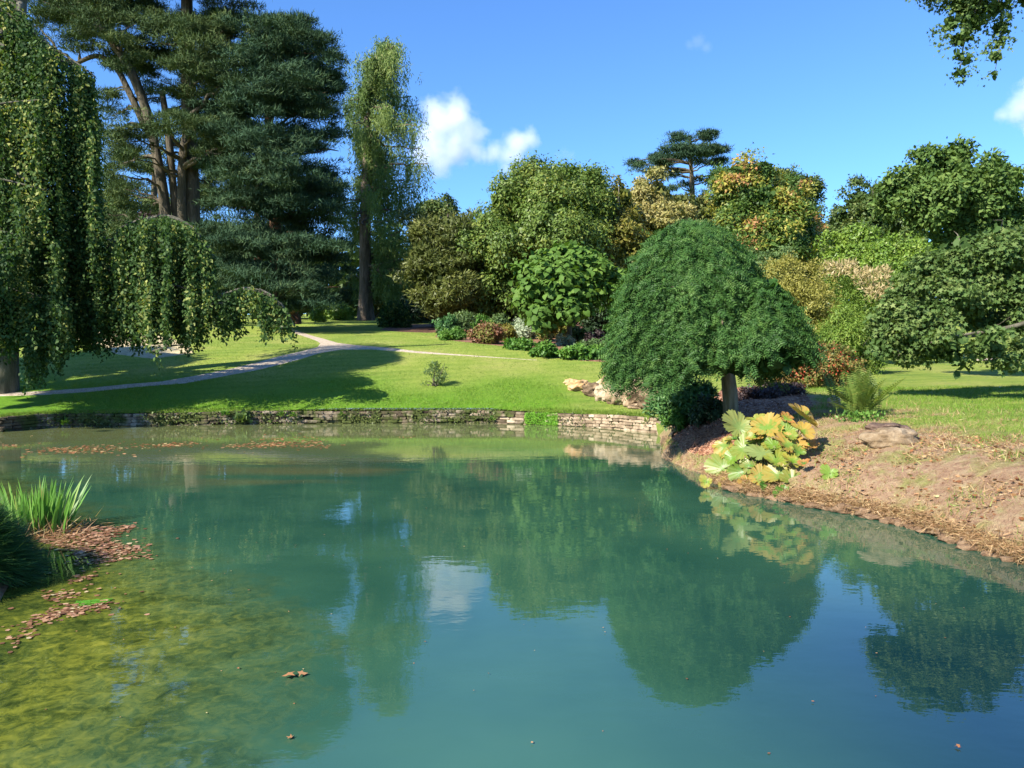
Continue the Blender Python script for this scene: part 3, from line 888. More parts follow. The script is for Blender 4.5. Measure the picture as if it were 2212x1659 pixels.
# ------------------------------------------------------------------ trees
def tree(name, label, cat, D, base_px, lobes_px, n, leaf, mat, bark, r, puff=.9, nl=7, base=None, dy=1.0, group=None, lpp=55, wood_top=None, **kw):
    b = W(base_px[0], base_px[1], D) if base is None else np.array(base, float)
    b = np.array([b[0], b[1], gz(b[0], b[1])])
    t = thing(name, label, cat, b, group)
    if D >= 46 and 'tm' not in kw: kw['tm'] = LEAFT; n = int(n * 1.4); leaf *= .88; lpp = int(lpp * 1.3)
    L = px_lobes(D, lobes_px, dy)
    part('trunk', limbs(b, L, r, n=nl, top=wood_top), bark, t, True)
    hk = []
    if kw.get('singles'): kw['hook'] = hk
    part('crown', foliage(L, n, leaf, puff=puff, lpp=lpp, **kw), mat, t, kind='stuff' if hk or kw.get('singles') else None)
    for d_ in hk: leaf_objects(kw.get('tm', KITE), d_, mat, t)
    return t

# --- weeping beech, far left
D = 25.5
bb = np.array([-19.0, 28.5, 0]); bb[2] = gz(bb[0], bb[1])
beech = thing('weeping_beech', 'big weeping beech with leafy curtains trailing over the path at far left', 'tree', bb)
tk = [tube(poly_curve([bb + [0, 0, -.3], bb + [.3, -.3, 5], bb + [1.2, -1, 10], bb + [2, -1.5, 16]], 14), np.linspace(.55, .22, 14), 12, .12)]
CUR = [  # u0 v0 u1 v1 bottom0 bottom1 distance count
    (-160, -120, 30, -10, 260, 330, 27, 80), (-60, -30, 70, 40, 300, 360, 26, 80), (0, 20, 120, 110, 330, 430, 26, 90),
    (80, 85, 205, 165, 400, 470, 26.2, 100), (150, 130, 212, 210, 480, 520, 26.6, 50), (-80, 240, 100, 215, 480, 520, 25, 110),
    (40, 235, 214, 260, 560, 640, 26.5, 110), (-100, 372, 96, 410, 560, 560, 24.3, 110), (90, 400, 222, 440, 640, 720, 26.6, 120), (-100, 490, 30, 505, 700, 640, 23.8, 70),
    (20, 520, 150, 520, 690, 720, 25.5, 90), (120, 540, 240, 560, 725, 745, 26.4, 130), (-80, 610, 90, 640, 775, 785, 25, 150), (55, 640, 150, 660, 846, 805, 24.8, 130), (100, 560, 240, 600, 755, 770, 26.8, 150), (0, 560, 160, 600, 770, 770, 27.4, 150),
    (-100, 680, 30, 690, 800, 775, 25.6, 70),
    (190, 640, 300, 600, 775, 768, 26.5, 110),
    (228, 545, 262, 492, 742, 738, 26.3, 50), (262, 492, 345, 466, 742, 748, 26.0, 110), (345, 466, 415, 490, 745, 768, 25.8, 100), (415, 490, 462, 560, 760, 735, 25.6, 70),
    (300, 600, 450, 640, 778, 745, 25.2, 110),
    (455, 650, 505, 630, 725, 745, 25.3, 46), (505, 628, 560, 626, 738, 728, 25.2, 58), (560, 626, 605, 655, 734, 752, 25.1, 52), (605, 655, 636, 705, 756, 742, 25.0, 40),
    (330, 760, 400, 745, 815, 770, 24.6, 10)]
SS, LL, TT = [], [], []
bough = []
for (u0, v0, u1, v1, b0, b1, d, cnt) in CUR:
    mid = ((u0 + u1) / 2, (v0 + v1) / 2 - 6)
    bp = poly_curve([W(u0, v0, d), W(mid[0], mid[1], d), W(u1, v1, d)], 10)
    bough.append(tube(bp, np.linspace(.05, .02, 10), 6, .2))
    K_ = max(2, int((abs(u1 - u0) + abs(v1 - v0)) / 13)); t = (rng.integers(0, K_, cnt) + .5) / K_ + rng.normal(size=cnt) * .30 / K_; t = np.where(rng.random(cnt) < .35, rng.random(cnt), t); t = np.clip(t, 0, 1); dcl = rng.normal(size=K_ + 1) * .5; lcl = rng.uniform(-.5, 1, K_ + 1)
    u = u0 + (u1 - u0) * t; v = v0 + (v1 - v0) * t - 6 * 4 * t * (1 - t)
    vb = b0 + (b1 - b0) * t
    cl = vnoise(t * 6 + d, t * 0 + u0 * .1)
    for i in range(cnt):
        dd = d + (rng.normal() * .25 if u0 > 440 else rng.normal() * .45 + dcl[int(t[i] * K_)])
        TTb = .5 + .5 * lcl[int(t[i] * K_)]  # tint per cluster decides which tails are coloured as sunlit
        top = W(u[i], v[i] + rng.uniform(-6, 40) * (0 if rng.random() < .5 else 1), dd)
        bot = W(u[i], vb[i] - abs(rng.normal()) * 30 + rng.normal() * 8 - 45 * max(0, lcl[int(t[i] * K_)]), dd)
        l = top[2] - bot[2]
        gl = gz(top[0], top[1])
        l = min(l, top[2] - gl - .12)
        if l < .3: continue
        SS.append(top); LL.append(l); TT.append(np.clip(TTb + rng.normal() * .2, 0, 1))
# boughs from trunk to curtains
for p in [(60, 60, 26), (150, 140, 26.3), (60, 390, 24.8), (180, 430, 26.5), (240, 520, 26.2), (440, 640, 25.4), (130, 560, 26), (50, 240, 25.6), (10, 100, 25)]:
    e = W(*p)
    h = min(e[2] + 1.5, 15)
    s0 = bb + np.array([(h - 1) * .12, -(h - 1) * .1, max(2.5, h - 2.5) - 0])
    bough.append(tube(poly_curve([s0, (s0 + e) / 2 + [0, 0, 1.2], e + [-.4, 0, .1], e], 12), np.linspace(.20, .04, 12), 7, .15))
vis = poly_curve([W(500, 655, 25.2), W(440, 656, 25.2), W(370, 652, 25.3), (W(300, 615, 25.4)), W(200, 560, 26)], 16)
bough.append(tube(vis, np.linspace(.035, .09, 16), 7, .1))
bough.append(tube(poly_curve([W(232, 560, 26.2), W(262, 495, 26.1), W(330, 468, 26), W(370, 462, 25.9), W(425, 495, 25.8), W(466, 560, 25.6)], 20), np.linspace(.06, .018, 20), 6, .1))
bough.append(tube(poly_curve([W(440, 656, 25.3), W(490, 632, 25.2), W(530, 622, 25.2), W(590, 640, 25.1), W(625, 690, 25.0)], 20), np.linspace(.05, .014, 20), 6, .1))
part('trunk', tk, B_beech, beech, True)
part('boughs', bough, B_beech, beech, True)
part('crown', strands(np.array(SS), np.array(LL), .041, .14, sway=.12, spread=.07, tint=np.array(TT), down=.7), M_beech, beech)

# --- the tree whose shade covers the left lawn, standing outside the view to the left
sh = np.array([-36.0, 18.0, 0]); sh[2] = gz(sh[0], sh[1])
nb_ = thing('shade_tree', 'tall tree outside the left edge of the view, seen only as shade on the lawn', 'tree', sh)
Ls = [(np.array([-36 + a, 18 + b, c]), np.array([r, r, r * .8])) for a, b, c, r in [(0, 0, 15, 5), (3, 3, 12, 4), (-3, -1, 12, 4), (1, -4, 10, 3.6), (5, 0, 9, 3.2), (0, 4, 8, 3.4), (3, 1, 18, 3.6), (8, 5, 13, 3.2), (7, -3, 15, 2.6)]]
part('trunk', limbs(sh, Ls, .5, n=8), B_grey, nb_, True)
part('crown', foliage(Ls, 9000, .75, puff=1.3, lpp=40, inner=.1), M_round, nb_)
# --- cedars
def cedar(name, label, D, base, trunks, plates, n, leaf, mat, bark, puff=1.0, group=None, cat='tree', lpp=60, fill=1.0):
    t = thing(name, label, cat, base, group)
    ch = []
    ends = []
    for pl in trunks:
        P = poly_curve([W(q[0], q[1], D + q[3]) for q in pl], 18)
        rad = np.interp(np.linspace(0, 1, 18), np.linspace(0, 1, len(pl)), [q[2] * D / F for q in pl])
        ch.append(tube(P, rad, 12, .12)); ends.append(P)
    sub = []
    for q in plates:
        u, v, ru, rv = q[:4]; dd = q[4] if len(q) > 4 else 0
        for _ in range(max(3, int(round(rv / 7.5 * ru / 45 * fill)))):
            a_, r_ = rng.uniform(0, 6.28), rng.random() ** .5
            fu = ru * rng.uniform(.34, .62)
            sub.append((u + math.cos(a_) * r_ * (ru - fu * .6), v + math.sin(a_) * r_ * rv * .9, fu, rng.uniform(3.0, 8.0), dd + rng.normal() * 1.6))
    L = px_lobes(D, sub, .8)
    LW = px_lobes(D, plates, 1.0)
    allp = np.concatenate(ends)
    for c, r in LW:
        j = np.argmin(np.linalg.norm((allp - c) * np.array([1, 1, 1.5]) + np.array([0, 0, 1.0]), axis=1))
        p0 = allp[j]
        for _ in range(2):
            tgt = c + rng.normal(size=3) * r * .35
            ln = np.linalg.norm(tgt - p0)
            ch.append(tube(curve(p0, tgt, 8, sag=.04 * ln, wob=.02 * ln), np.linspace(.16, .035, 8) * max(.6, min(1.6, ln / 6)), 6, .1))
    part('trunk', ch, bark, t, True)
    f = foliage(L, n, leaf, puff=puff, flat=.20, droop=.0, tm=TRIN, lpp=lpp, inner=.0, back=.7, clump=.6, depth=.8, up=1.3, jit=.5, sp=.3, rough=.8)
    part('crown', f, mat, t)
    return t
TRIN = (np.array([[-.085, 0, 0], [.085, 0, 0], [0, 1, .08]]), np.array([[0, 1, 2]]))
NARROW2 = (np.array([[0, 0, 0], [.17, .4, .03], [0, 1, .10], [-.17, .4, .03]]), np.array([[0, 1, 2, 3]]))
def gp(u, D):
    p = W(u, 700, D); return np.array([p[0], p[1], gz(p[0], p[1])])
c1b = gp(415, 60)
cedar('cedar_tree', 'huge old cedar with several bare trunks rising behind the weeping beech', 60, c1b,
      [[(418, 720, 24, 0), (416, 520, 19, 0), (412, 380, 17, 0), (408, 270, 15, .5), (405, 150, 13, 1), (403, 0, 12, 1), (402, -160, 8, 1)],
       [(396, 600, 11, -.8), (392, 400, 9, -.8), (394, 330, 9, -.8), (405, 270, 7, -.4)],
       [(372, 600, 13, .5), (356, 440, 12, .5), (340, 340, 11, .5), (318, 240, 10, .4), (290, 165, 10, 0), (262, 110, 9, 0), (215, 60, 8, -.5)],
       [(385, 520, 9, 1), (372, 380, 8, 1), (362, 270, 8, 1), (350, 200, 6, 1)],
       [(312, 270, 8, 1), (280, 200, 7, 1), (250, 140, 6, 1), (210, 115, 5, 1), (160, 140, 4, 1)],
       [(412, 160, 8, .5), (440, 110, 7, 0), (480, 70, 5, -1)]],
      [(360, 262, 85, 20, -5), (300, 300, 75, 20, -4), (440, 290, 75, 20, -4), (270, 330, 60, 18, -4), (480, 320, 60, 22, -4), (240, 370, 50, 22, -2), (260, 420, 50, 22, 0),
       (410, 60, 90, 26, -2), (340, 55, 70, 26, 0), (460, 110, 80, 24, -3), (420, 140, 85, 22, -4), (490, 60, 80, 30, -1), (520, 30, 70, 25, 1), (560, 110, 60, 30, 1),
       (480, 180, 80, 24, -3), (380, 190, 50, 18, 0), (540, 215, 70, 25, -2), (500, 260, 60, 22, -1), (330, 200, 50, 20, 2), (450, 210, 60, 30, 1), (460, 260, 50, 30, 2), (440, 60, 90, 40, 3), (380, 120, 60, 30, 3), (320, 100, 60, 30, 3), (180, 20, 120, 40, 3), (220, 300, 40, 20, 4), (240, 350, 40, 24, 4), (310, 20, 60, 30, 2), (470, 400, 40, 40, 4), (450, 340, 40, 30, 4), (440, 420, 40, 50, 5), (450, 250, 70, 40, 5), (470, 320, 60, 40, 5), (440, 170, 70, 40, 5), (225, 250, 30, 40, 6), (310, 150, 60, 30, 5), (280, 130, 55, 22, 1), (300, 60, 60, 22, 0), (250, 90, 50, 20, -2),
       (190, 50, 70, 26, -2), (130, 15, 80, 28, 0), (230, 25, 60, 24, 1), (160, 95, 60, 20, 1), (235, 200, 45, 18, 2), (255, 245, 40, 16, 3), (60, 60, 60, 25, 2),
       (250, 480, 60, 26, 1), (290, 520, 50, 26, 2), (270, 560, 60, 30, 3), (330, 450, 40, 20, 3), (430, -40, 120, 40, 0), (330, -50, 100, 40, 1), (210, -60, 110, 40, 1), (90, -60, 90, 40, 2)],
      270000, .36, M_cedar, B_cedar, .74, fill=3.4, lpp=90)
c2b = gp(625, 56)
cedar('dense_cedar', 'dense dark blue green cedar layered to the ground beside the path junction', 56, c2b,
      [[(618, 700, 17, 0), (604, 640, 14, 0), (596, 520, 12, 0), (590, 380, 11, 0), (580, 250, 9, 0), (575, 120, 7, 0), (572, 60, 3, 0)],
       [(640, 700, 12, 3), (636, 600, 10, 3), (628, 500, 9, 3)]],
      [(575, 65, 70, 32), (620, 85, 80, 40), (680, 115, 60, 44), (712, 150, 30, 40), (716, 220, 28, 50), (722, 310, 26, 50), (724, 400, 28, 50), (640, 60, 50, 24), (470, 240, 50, 50, 3), (460, 330, 50, 50, 3), (660, 190, 70, 50, 2), (540, 140, 70, 40, -2), (610, 160, 80, 36, -3), (690, 170, 40, 40, 0), (560, 220, 85, 36, -3), (650, 230, 80, 36, -2), (705, 240, 30, 40, 1),
       (520, 290, 70, 34, -3), (600, 300, 90, 36, -4), (680, 310, 60, 36, -2), (545, 370, 85, 34, -4), (640, 380, 85, 34, -4), (705, 380, 40, 36, 0), (500, 420, 55, 34, -2),
       (560, 440, 95, 34, -4), (660, 450, 80, 32, -3), (720, 460, 35, 30, 0), (480, 510, 60, 34, -2), (540, 520, 90, 32, -4), (630, 530, 95, 30, -4), (705, 540, 45, 28, -1),
       (500, 590, 70, 32, -2), (570, 600, 90, 30, -5), (650, 610, 80, 26, -5), (710, 600, 40, 26, -2), (560, 655, 70, 22, -3), (680, 650, 55, 20, -5), (620, 665, 60, 18, -3)],
      250000, .37, M_cedar2, B_red, .78, fill=3.2, lpp=90)
bcb = gp(560, 80)
cedar('background_cedar', 'blue green conifer filling the gap behind the dense dark cedar', 80, bcb, [[(560, 690, 9, 0), (556, 500, 8, 0), (556, 330, 4, 0)]],
      [(560, 360, 60, 30), (520, 420, 90, 34), (600, 430, 90, 34), (470, 500, 60, 34), (560, 500, 110, 34), (660, 500, 80, 34), (460, 580, 70, 34), (560, 580, 120, 34), (680, 580, 90, 34), (470, 650, 80, 26), (600, 650, 130, 26), (720, 640, 60, 26), (690, 420, 50, 30)],
      60000, .62, M_cedar2, B_red, 1.1, fill=2.2)
bcb = gp(300, 84)
cedar('background_cedar', 'dark conifer seen between the bare cedar trunks', 84, bcb, [[(330, 690, 9, 0), (332, 500, 8, 0), (335, 300, 4, 0)]],
      [(345, 300, 50, 30), (310, 350, 70, 34), (380, 360, 60, 34), (290, 420, 70, 34), (370, 430, 80, 34), (440, 440, 50, 34), (280, 500, 80, 34), (380, 500, 90, 34), (250, 570, 80, 34), (350, 580, 100, 34), (240, 640, 100, 26), (350, 650, 110, 26)],
      42000, .62, M_cedar, B_cedar, 1.1, fill=1.8)
c3b = gp(1498, 92)
cedar('distant_cedar', 'distant flat topped cedar standing clear above the autumn trees', 92, c3b,
      [[(1498, 560, 8, 0), (1496, 440, 7, 0), (1494, 370, 6, 0), (1488, 320, 4, 0), (1492, 292, 2, 0)]],
      [(1498, 290, 40, 8), (1465, 300, 30, 8), (1530, 296, 26, 7), (1490, 322, 62, 11, -2), (1440, 335, 45, 11, -2), (1550, 325, 34, 9, 0), (1405, 350, 40, 9), (1425, 342, 44, 9), (1395, 368, 34, 9), (1480, 345, 50, 13, -3), (1385, 358, 12, 7),
       (1525, 345, 42, 11, -1), (1440, 375, 32, 10), (1530, 390, 36, 12), (1470, 400, 24, 11), (1530, 420, 40, 12), (1560, 380, 22, 11)],
      34000, .45, M_cedar2, B_cedar, .8, fill=1.8)

# --- larch
D = 75
lb = W(790, 690, D); lb[2] = gz(lb[0], lb[1])
larch = thing('larch_tree', 'tall drooping larch with a straight bare lower trunk at centre left', 'tree', lb)
lt = poly_curve([lb - [0, 0, .3], W(790, 640, D), W(789, 480, D), W(793, 300, D), (W(803, 200, D)), W(822, 120, D), W(835, 80, D)], 26)
ch = [tube(lt, np.interp(np.linspace(0, 1, 26), [0, .05, .1, .35, .7, 1], [.95, .72, .66, .55, .3, .05]), 14, .14)]
SS, LL, TT = [], [], []
def larch_branch(h, tip, cnt, ln):
    p0 = lt[int(h * 25)]; tip = np.asarray(tip)
    L_ = np.linalg.norm(tip - p0)
    cv = curve(p0, tip, 10, sag=-.02 * L_, wob=.02 * L_)
    cv[:, 2] += np.linspace(0, 1, 10) ** 2 * .06 * L_
    ch.append(tube(cv, np.linspace(.13, .03, 10), 6))
    tt = rng.uniform(.12, 1, cnt)
    q = np.stack([np.interp(tt, np.linspace(0, 1, 10), cv[:, a]) for a in range(3)], 1)
    q += rng.normal(size=q.shape) * np.array([.45, .7, .25])
    SS.append(q); LL.append(rng.uniform(.4, 1, cnt) * ln); TT.append(np.full(cnt, rng.random()))
prof = [(78, 838, 858), (92, 818, 872), (115, 802, 886), (145, 792, 893), (162, 782, 850), (185, 760, 846), (205, 744, 880), (230, 745, 892), (280, 742, 895), (330, 750, 893), (380, 745, 897), (430, 750, 895), (480, 755, 897), (520, 748, 900), (570, 755, 905)]
for i in range(64):
    h = i / 63
    v = 82 + 520 * h ** .95
    l = np.interp(v, [p[0] for p in prof], [p[1] for p in prof]); r_ = np.interp(v, [p[0] for p in prof], [p[2] for p in prof])
    side = i % 2
    if v > 500 and side == 0 and rng.random() < .8: continue
    uu = (l if side == 0 else r_) + rng.normal() * 14
    if rng.random() < .40: uu = rng.uniform(l, r_)
    hh = np.interp(v - 14, [80, 120, 200, 300, 480, 640, 690][::1], [1, .93, .82, .68, .38, .1, 0])
    larch_branch(min(.98, hh), W(uu, v, D + rng.normal() * 3.2), 46, 2.4 + 1.0 * h)
for uu, v, dy in [(905, 590, -3), (925, 600, -4), (880, 560, -2), (870, 620, -3), (895, 640, -2), (912, 620, -3.5)]:
    larch_branch(.22, W(uu, v, D + dy), 60, 2.4)
part('trunk', ch, B_larch, larch, True)
SS, LL, TT = np.concatenate(SS), np.concatenate(LL), np.concatenate(TT)
zlow = W(790, 478, D)[2]; ztr = np.abs(SS[:, 0] - np.interp(SS[:, 2], lt[:, 2], lt[:, 0]))
kk = ~((ztr < .95) & (SS[:, 2] - LL < zlow) & (SS[:, 1] < D + 1))
SS, LL, TT = SS[kk], LL[kk], TT[kk]
part('crown', strands(SS, LL, .075, .36, tm=(TRIN[0] * [1.5, 1, 1], TRIN[1]), sway=.12, spread=.14, tint=TT, down=1.1, jit=.8), M_larch, larch)

# --- broadleaf masses in the middle distance
tree('hornbeam_tree', 'broad rounded yellow green tree in the centre, the tallest behind the border', 'tree', 56, (1180, 720),
     [(1150, 414, 75, 62), (1215, 408, 72, 58), (1175, 388, 40, 36), (1235, 380, 30, 28), (1255, 440, 60, 70), (1100, 440, 60, 60, -1), (1290, 400, 26, 30, 2), (1060, 500, 50, 60, -1), (1120, 520, 70, 60, -3), (1200, 480, 80, 70, -3), (1270, 520, 50, 60),
      (1080, 590, 60, 60, -1), (1150, 610, 70, 60, 0), (1220, 600, 70, 60, 1), (1050, 650, 40, 40, 1), (1290, 600, 40, 60, 3)],
     76000, .31, M_horn, B_grey, .45, puff=1.0, nl=10, depth=.45, hang=.9, droop=.9, rough=1.6)
tree('yew_tree', 'olive green conifer with tufted crown right of the larch', 'tree', 55, (955, 712),
     [(950, 500, 42, 45), (930, 550, 45, 50, -1), (985, 540, 45, 60, 0), (1010, 500, 30, 45, 2), (920, 610, 40, 45, -1), (970, 610, 50, 50, -2), (1020, 570, 35, 60, 3), (945, 655, 50, 36), (1010, 640, 40, 45, 2), (905, 500, 26, 40, 3)],
     36000, .36, M_yew, B_cedar, .4, puff=1.0, depth=.4, flat=.45, droop=-.3, tm=(TRIN[0] * [1.6, 1, 1], TRIN[1]))
tree('round_topped_tree', 'small round topped green tree showing over the olive conifer', 'tree', 95, (940, 700),
     [(940, 455, 38, 36), (920, 490, 30, 40), (960, 490, 26, 40), (915, 540, 30, 50), (930, 560, 40, 60)], 12000, .5, M_round, B_grey, .4, puff=1.2, depth=.3)
tree('golden_green_tree', 'yellowing tree between the centre tree and the tan tree', 'tree', 58, (1320, 720),
     [(1300, 470, 40, 50), (1340, 430, 34, 36, 1), (1330, 500, 50, 50, -1), (1290, 550, 45, 50, -1), (1345, 570, 45, 60, -1), (1400, 560, 40, 60, 1), (1310, 640, 50, 60, 0), (1360, 640, 50, 60, 2)],
     34000, .34, M_gold, B_grey, .3, puff=.9, depth=.35, hang=.7, droop=.8)
tree('tan_tree', 'pale tan tree in front of the distant cedar', 'tree', 64, (1420, 720),
     [(1415, 420, 44, 40), (1380, 450, 40, 40, -1), (1450, 460, 42, 48, 0), (1415, 490, 55, 50, -2), (1460, 510, 40, 50, 0), (1350, 470, 30, 40, 0), (1400, 560, 50, 50, 1)],
     26000, .36, M_tan, B_grey, .3, puff=.8, depth=.35, flat=.5)
tree('yew_tree', 'deep green conifer mass closing the gap below the distant cedar', 'tree', 72, (1500, 720),
     [(1490, 470, 50, 40), (1540, 460, 40, 40), (1510, 520, 70, 50), (1450, 520, 50, 50), (1560, 520, 50, 50)], 15000, .40, M_yew, B_cedar, .3, puff=.9, depth=.35)
tree('autumn_tree', 'tree turning yellow and rust red behind the weeping dome tree', 'tree', 46, (1630, 740),
     [(1600, 380, 48, 40), (1650, 375, 34, 36, 0), (1570, 430, 40, 50, 0), (1640, 430, 60, 50, -1), (1700, 420, 36, 40, 1), (1600, 490, 60, 50, -1), (1680, 480, 55, 50, -1), (1730, 500, 36, 40, 1), (1640, 530, 70, 40, -2), (1560, 500, 30, 40, 1), (1720, 545, 36, 30, 0), (1600, 580, 70, 50, 1), (1690, 580, 60, 40, 1)],
     46000, .26, M_autumn, B_grey, .28, puff=.75, nl=9, depth=.5, clump=.88, rough=.9)
tree('dark_round_tree', 'dark green round headed tree right behind the autumn tree', 'tree', 84, (1720, 720),
     [(1720, 410, 42, 42), (1740, 450, 34, 45), (1750, 490, 26, 45), (1700, 460, 40, 50), (1710, 530, 50, 50)], 15000, .42, M_round, B_grey, .35, puff=.9, depth=.25)
tree('catalpa_tree', 'low spreading tree with big bright heart shaped leaves above the flower border', 'tree', 40.5, (1232, 742),
     [(1222, 585, 60, 46), (1180, 610, 55, 42, -1), (1270, 600, 55, 46, -.5), (1150, 640, 36, 34, -.5), (1210, 640, 60, 40, -2), (1280, 650, 45, 36, -1), (1190, 670, 50, 28, -1.5), (1140, 665, 22, 20, 0), (1250, 670, 40, 24, -1.5), (1305, 620, 24, 40, 0)],
     11000, .29, M_catalpa, B_grey, .16, puff=.7, nl=9, tm=HEART, depth=.35, inner=.0, droop=1.1, up=.7, lpp=22, clump=.3, singles=300, wood_top=None)
tree('oak_like_tree', 'tall blue green leaved tree on the upper right skyline', 'tree', 24, (2060, 800),
     [(2060, 340, 36, 34), (2010, 375, 50, 40), (2085, 385, 50, 45, -.5), (1955, 405, 42, 36), (2020, 440, 56, 46, -.6), (2060, 470, 50, 40), (2110, 440, 50, 50, -.4), (2160, 380, 40, 32), (2175, 430, 36, 45), (1925, 440, 34, 26, .5), (1985, 470, 40, 30, -.3), (2090, 500, 50, 50), (2150, 500, 50, 50)],
     42000, .15, M_upper, B_grey, .16, puff=.38, nl=14, depth=.6, lpp=36, base=(20.0, 27.0, 0), rough=1.8, sprig=.05, inner=.05)
tree('rounded_hill_tree', 'rounded mid green tree at the left foot of the upper right group', 'tree', 70, (1860, 720),
     [(1860, 440, 50, 45), (1830, 480, 36, 36), (1880, 500, 60, 50), (1808, 475, 12, 14), (1840, 530, 50, 40), (1920, 440, 40, 40, 2), (1930, 520, 60, 60, 2)], 20000, .36, M_round, B_grey, .3, puff=.8, depth=.3)
tree('edge_tree', 'yellow green tree cut off by the right edge of the view', 'tree', 40, (2230, 780),
     [(2215, 480, 36, 40), (2190, 530, 36, 45), (2240, 560, 50, 60)], 12000, .22, M_horn, B_grey, .25, puff=.6, depth=.35)
# --- oak at right, its limbs reaching in from outside the view
D = 18.5
ob = np.array([17.8, 19.5, 0]); ob[2] = gz(ob[0], ob[1])
oak = thing('oak_tree', 'large oak on the right with low limbs sweeping over the lawn', 'tree', ob)
OL = px_lobes(D, [(1950, 665, 44, 40), (2015, 595, 46, 46), (2065, 545, 50, 42), (2140, 525, 55, 50), (2205, 540, 50, 50), (1925, 705, 36, 45), (1985, 665, 60, 55), (2060, 620, 65, 60), (2150, 610, 60, 60), (2220, 620, 60, 70),
     (1960, 735, 45, 32), (2020, 740, 48, 30, -.3), (2060, 768, 34, 18, -.4), (2078, 792, 16, 9, -.5), (2150, 752, 44, 22, -.4), (2185, 782, 22, 14, -.5), (1905, 740, 24, 28), (1910, 765, 20, 14), (2215, 740, 40, 30), (2110, 680, 50, 35, .8), (2030, 765, 30, 14, -.4), (2070, 800, 12, 7, -.6), (1990, 765, 26, 12), (2170, 775, 30, 14, -.5), (2205, 765, 20, 16, -.6), (2060, 735, 40, 14, -1), (2140, 722, 44, 12, -1.2), (1950, 770, 20, 10), (2190, 690, 40, 40, .6),
     (1905, 695, 20, 26, .2)])
oc = [tube(poly_curve([ob - [0, 0, .3], ob + [0, 0, 2], ob + [-.5, -.3, 5], ob + [-1.2, -1, 9]], 14), np.linspace(.55, .3, 14), 12, .1)]
for tgt in [(1960, 745), (1990, 560), (2060, 600), (2180, 690), (1930, 660), (2140, 520)]:
    e = W(*tgt, D)
    s0 = ob + np.array([-.3, -.2, max(1.8, e[2] - ob[2] - .3)])
    cv = poly_curve([s0, (s0 + e) / 2 + [0, 0, .25], e], 14)
    oc.append(tube(cv, np.linspace(.15, .02, 14), 7, .15))
    for _ in range(9):
        i = rng.integers(4, 13); q = cv[i]
        oc.append(tube(curve(q, q + unit(rng.normal(size=3) + np.array([-.5, 0, -.1])) * rng.uniform(.5, 1.2), 5, wob=.05), np.linspace(.03, .006, 5), 5))
vb_ = poly_curve([W(2290, 668, D - .9), W(2212, 700, D - 1), W(2140, 716, D - 1), W(2080, 722, D - 1), W(2010, 740, D - 1)], 16)
oc.append(tube(vb_, np.linspace(.07, .018, 16), 7, .15))
part('trunk', oc, B_grey, oak, True)
hk = []
part('crown', foliage(OL, 26000, .135, puff=.30, lpp=26, flat=.7, droop=.5, tm=LOBED, depth=.5, inner=.05, jit=.6, rough=.9, singles=300, hook=hk), M_oak, oak, kind='stuff')
leaf_objects(LOBED, hk[0], M_oak, oak)
BR = px_lobes(16, [(2075, 12, 40, 26), (2055, 50, 26, 20), (2100, 48, 40, 24), (2066, 88, 20, 18), (2085, 78, 22, 14), (2070, 120, 15, 16), (2076, 156, 12, 14), (2090, 130, 7, 10), (2150, 18, 40, 20), (2168, 55, 22, 22), (2160, 92, 14, 20), (2150, 125, 13, 18), (2144, 158, 8, 12),
     (2120, -40, 110, 40), (2212, 2, 10, 8), (2200, -70, 120, 50)])
bt = poly_curve([ob + [-1.2, -1, 9], np.array(W(2240, -120, 16.5)), W(2170, -60, 16), W(2110, 0, 16), W(2078, 80, 16), W(2074, 150, 16)], 22)
bt2 = poly_curve([W(2150, -40, 16), W(2168, 50, 16), W(2150, 150, 16)], 10)
part('overhead_limb', [tube(bt, np.linspace(.14, .008, 22), 7, .1), tube(bt2, np.linspace(.02, .006, 10), 5)], B_grey, oak, True)
part('overhead_foliage', foliage(BR, 15000, .080, puff=.25, lpp=24, flat=.8, droop=.6, tm=LOBED, depth=.6, inner=.08, jit=.9, back=.9), M_oak, oak)

# --- weeping dome tree (pinnate leaves) on the bank
D = 15.9
sb = G(1579, 899)
soph = thing('weeping_dome_tree', 'weeping tree clipped by nature into a dense green dome on the bank', 'tree', sb)
stp = poly_curve([sb - [0, 0, .25], sb + [-.01, 0, .15], W(1577, 840, sb[1]), W(1565, 760, sb[1]), W(1540, 640, sb[1]), W(1510, 520, sb[1])], 18)
ch = [tube(stp, np.interp(np.linspace(0, 1, 18), [0, .06, .15, .5, 1], [.235, .185, .17, .12, .05]), 18, .10)]
for tgt in [(1400, 600, 15.2), (1620, 660, 14.8), (1480, 500, 16), (1680, 720, 15), (1380, 720, 15.3), (1560, 560, 15.2), (1450, 620, 14.6), (1560, 700, 14.2)]:
    e = W(*tgt); s0 = stp[int(rng.integers(8, 14))]
    cv = curve(s0, e, 10, sag=.25, wob=.04)
    ch.append(tube(cv, np.linspace(.07, .015, 10), 7, .15))
part('trunk', ch, B_soph, soph, True)
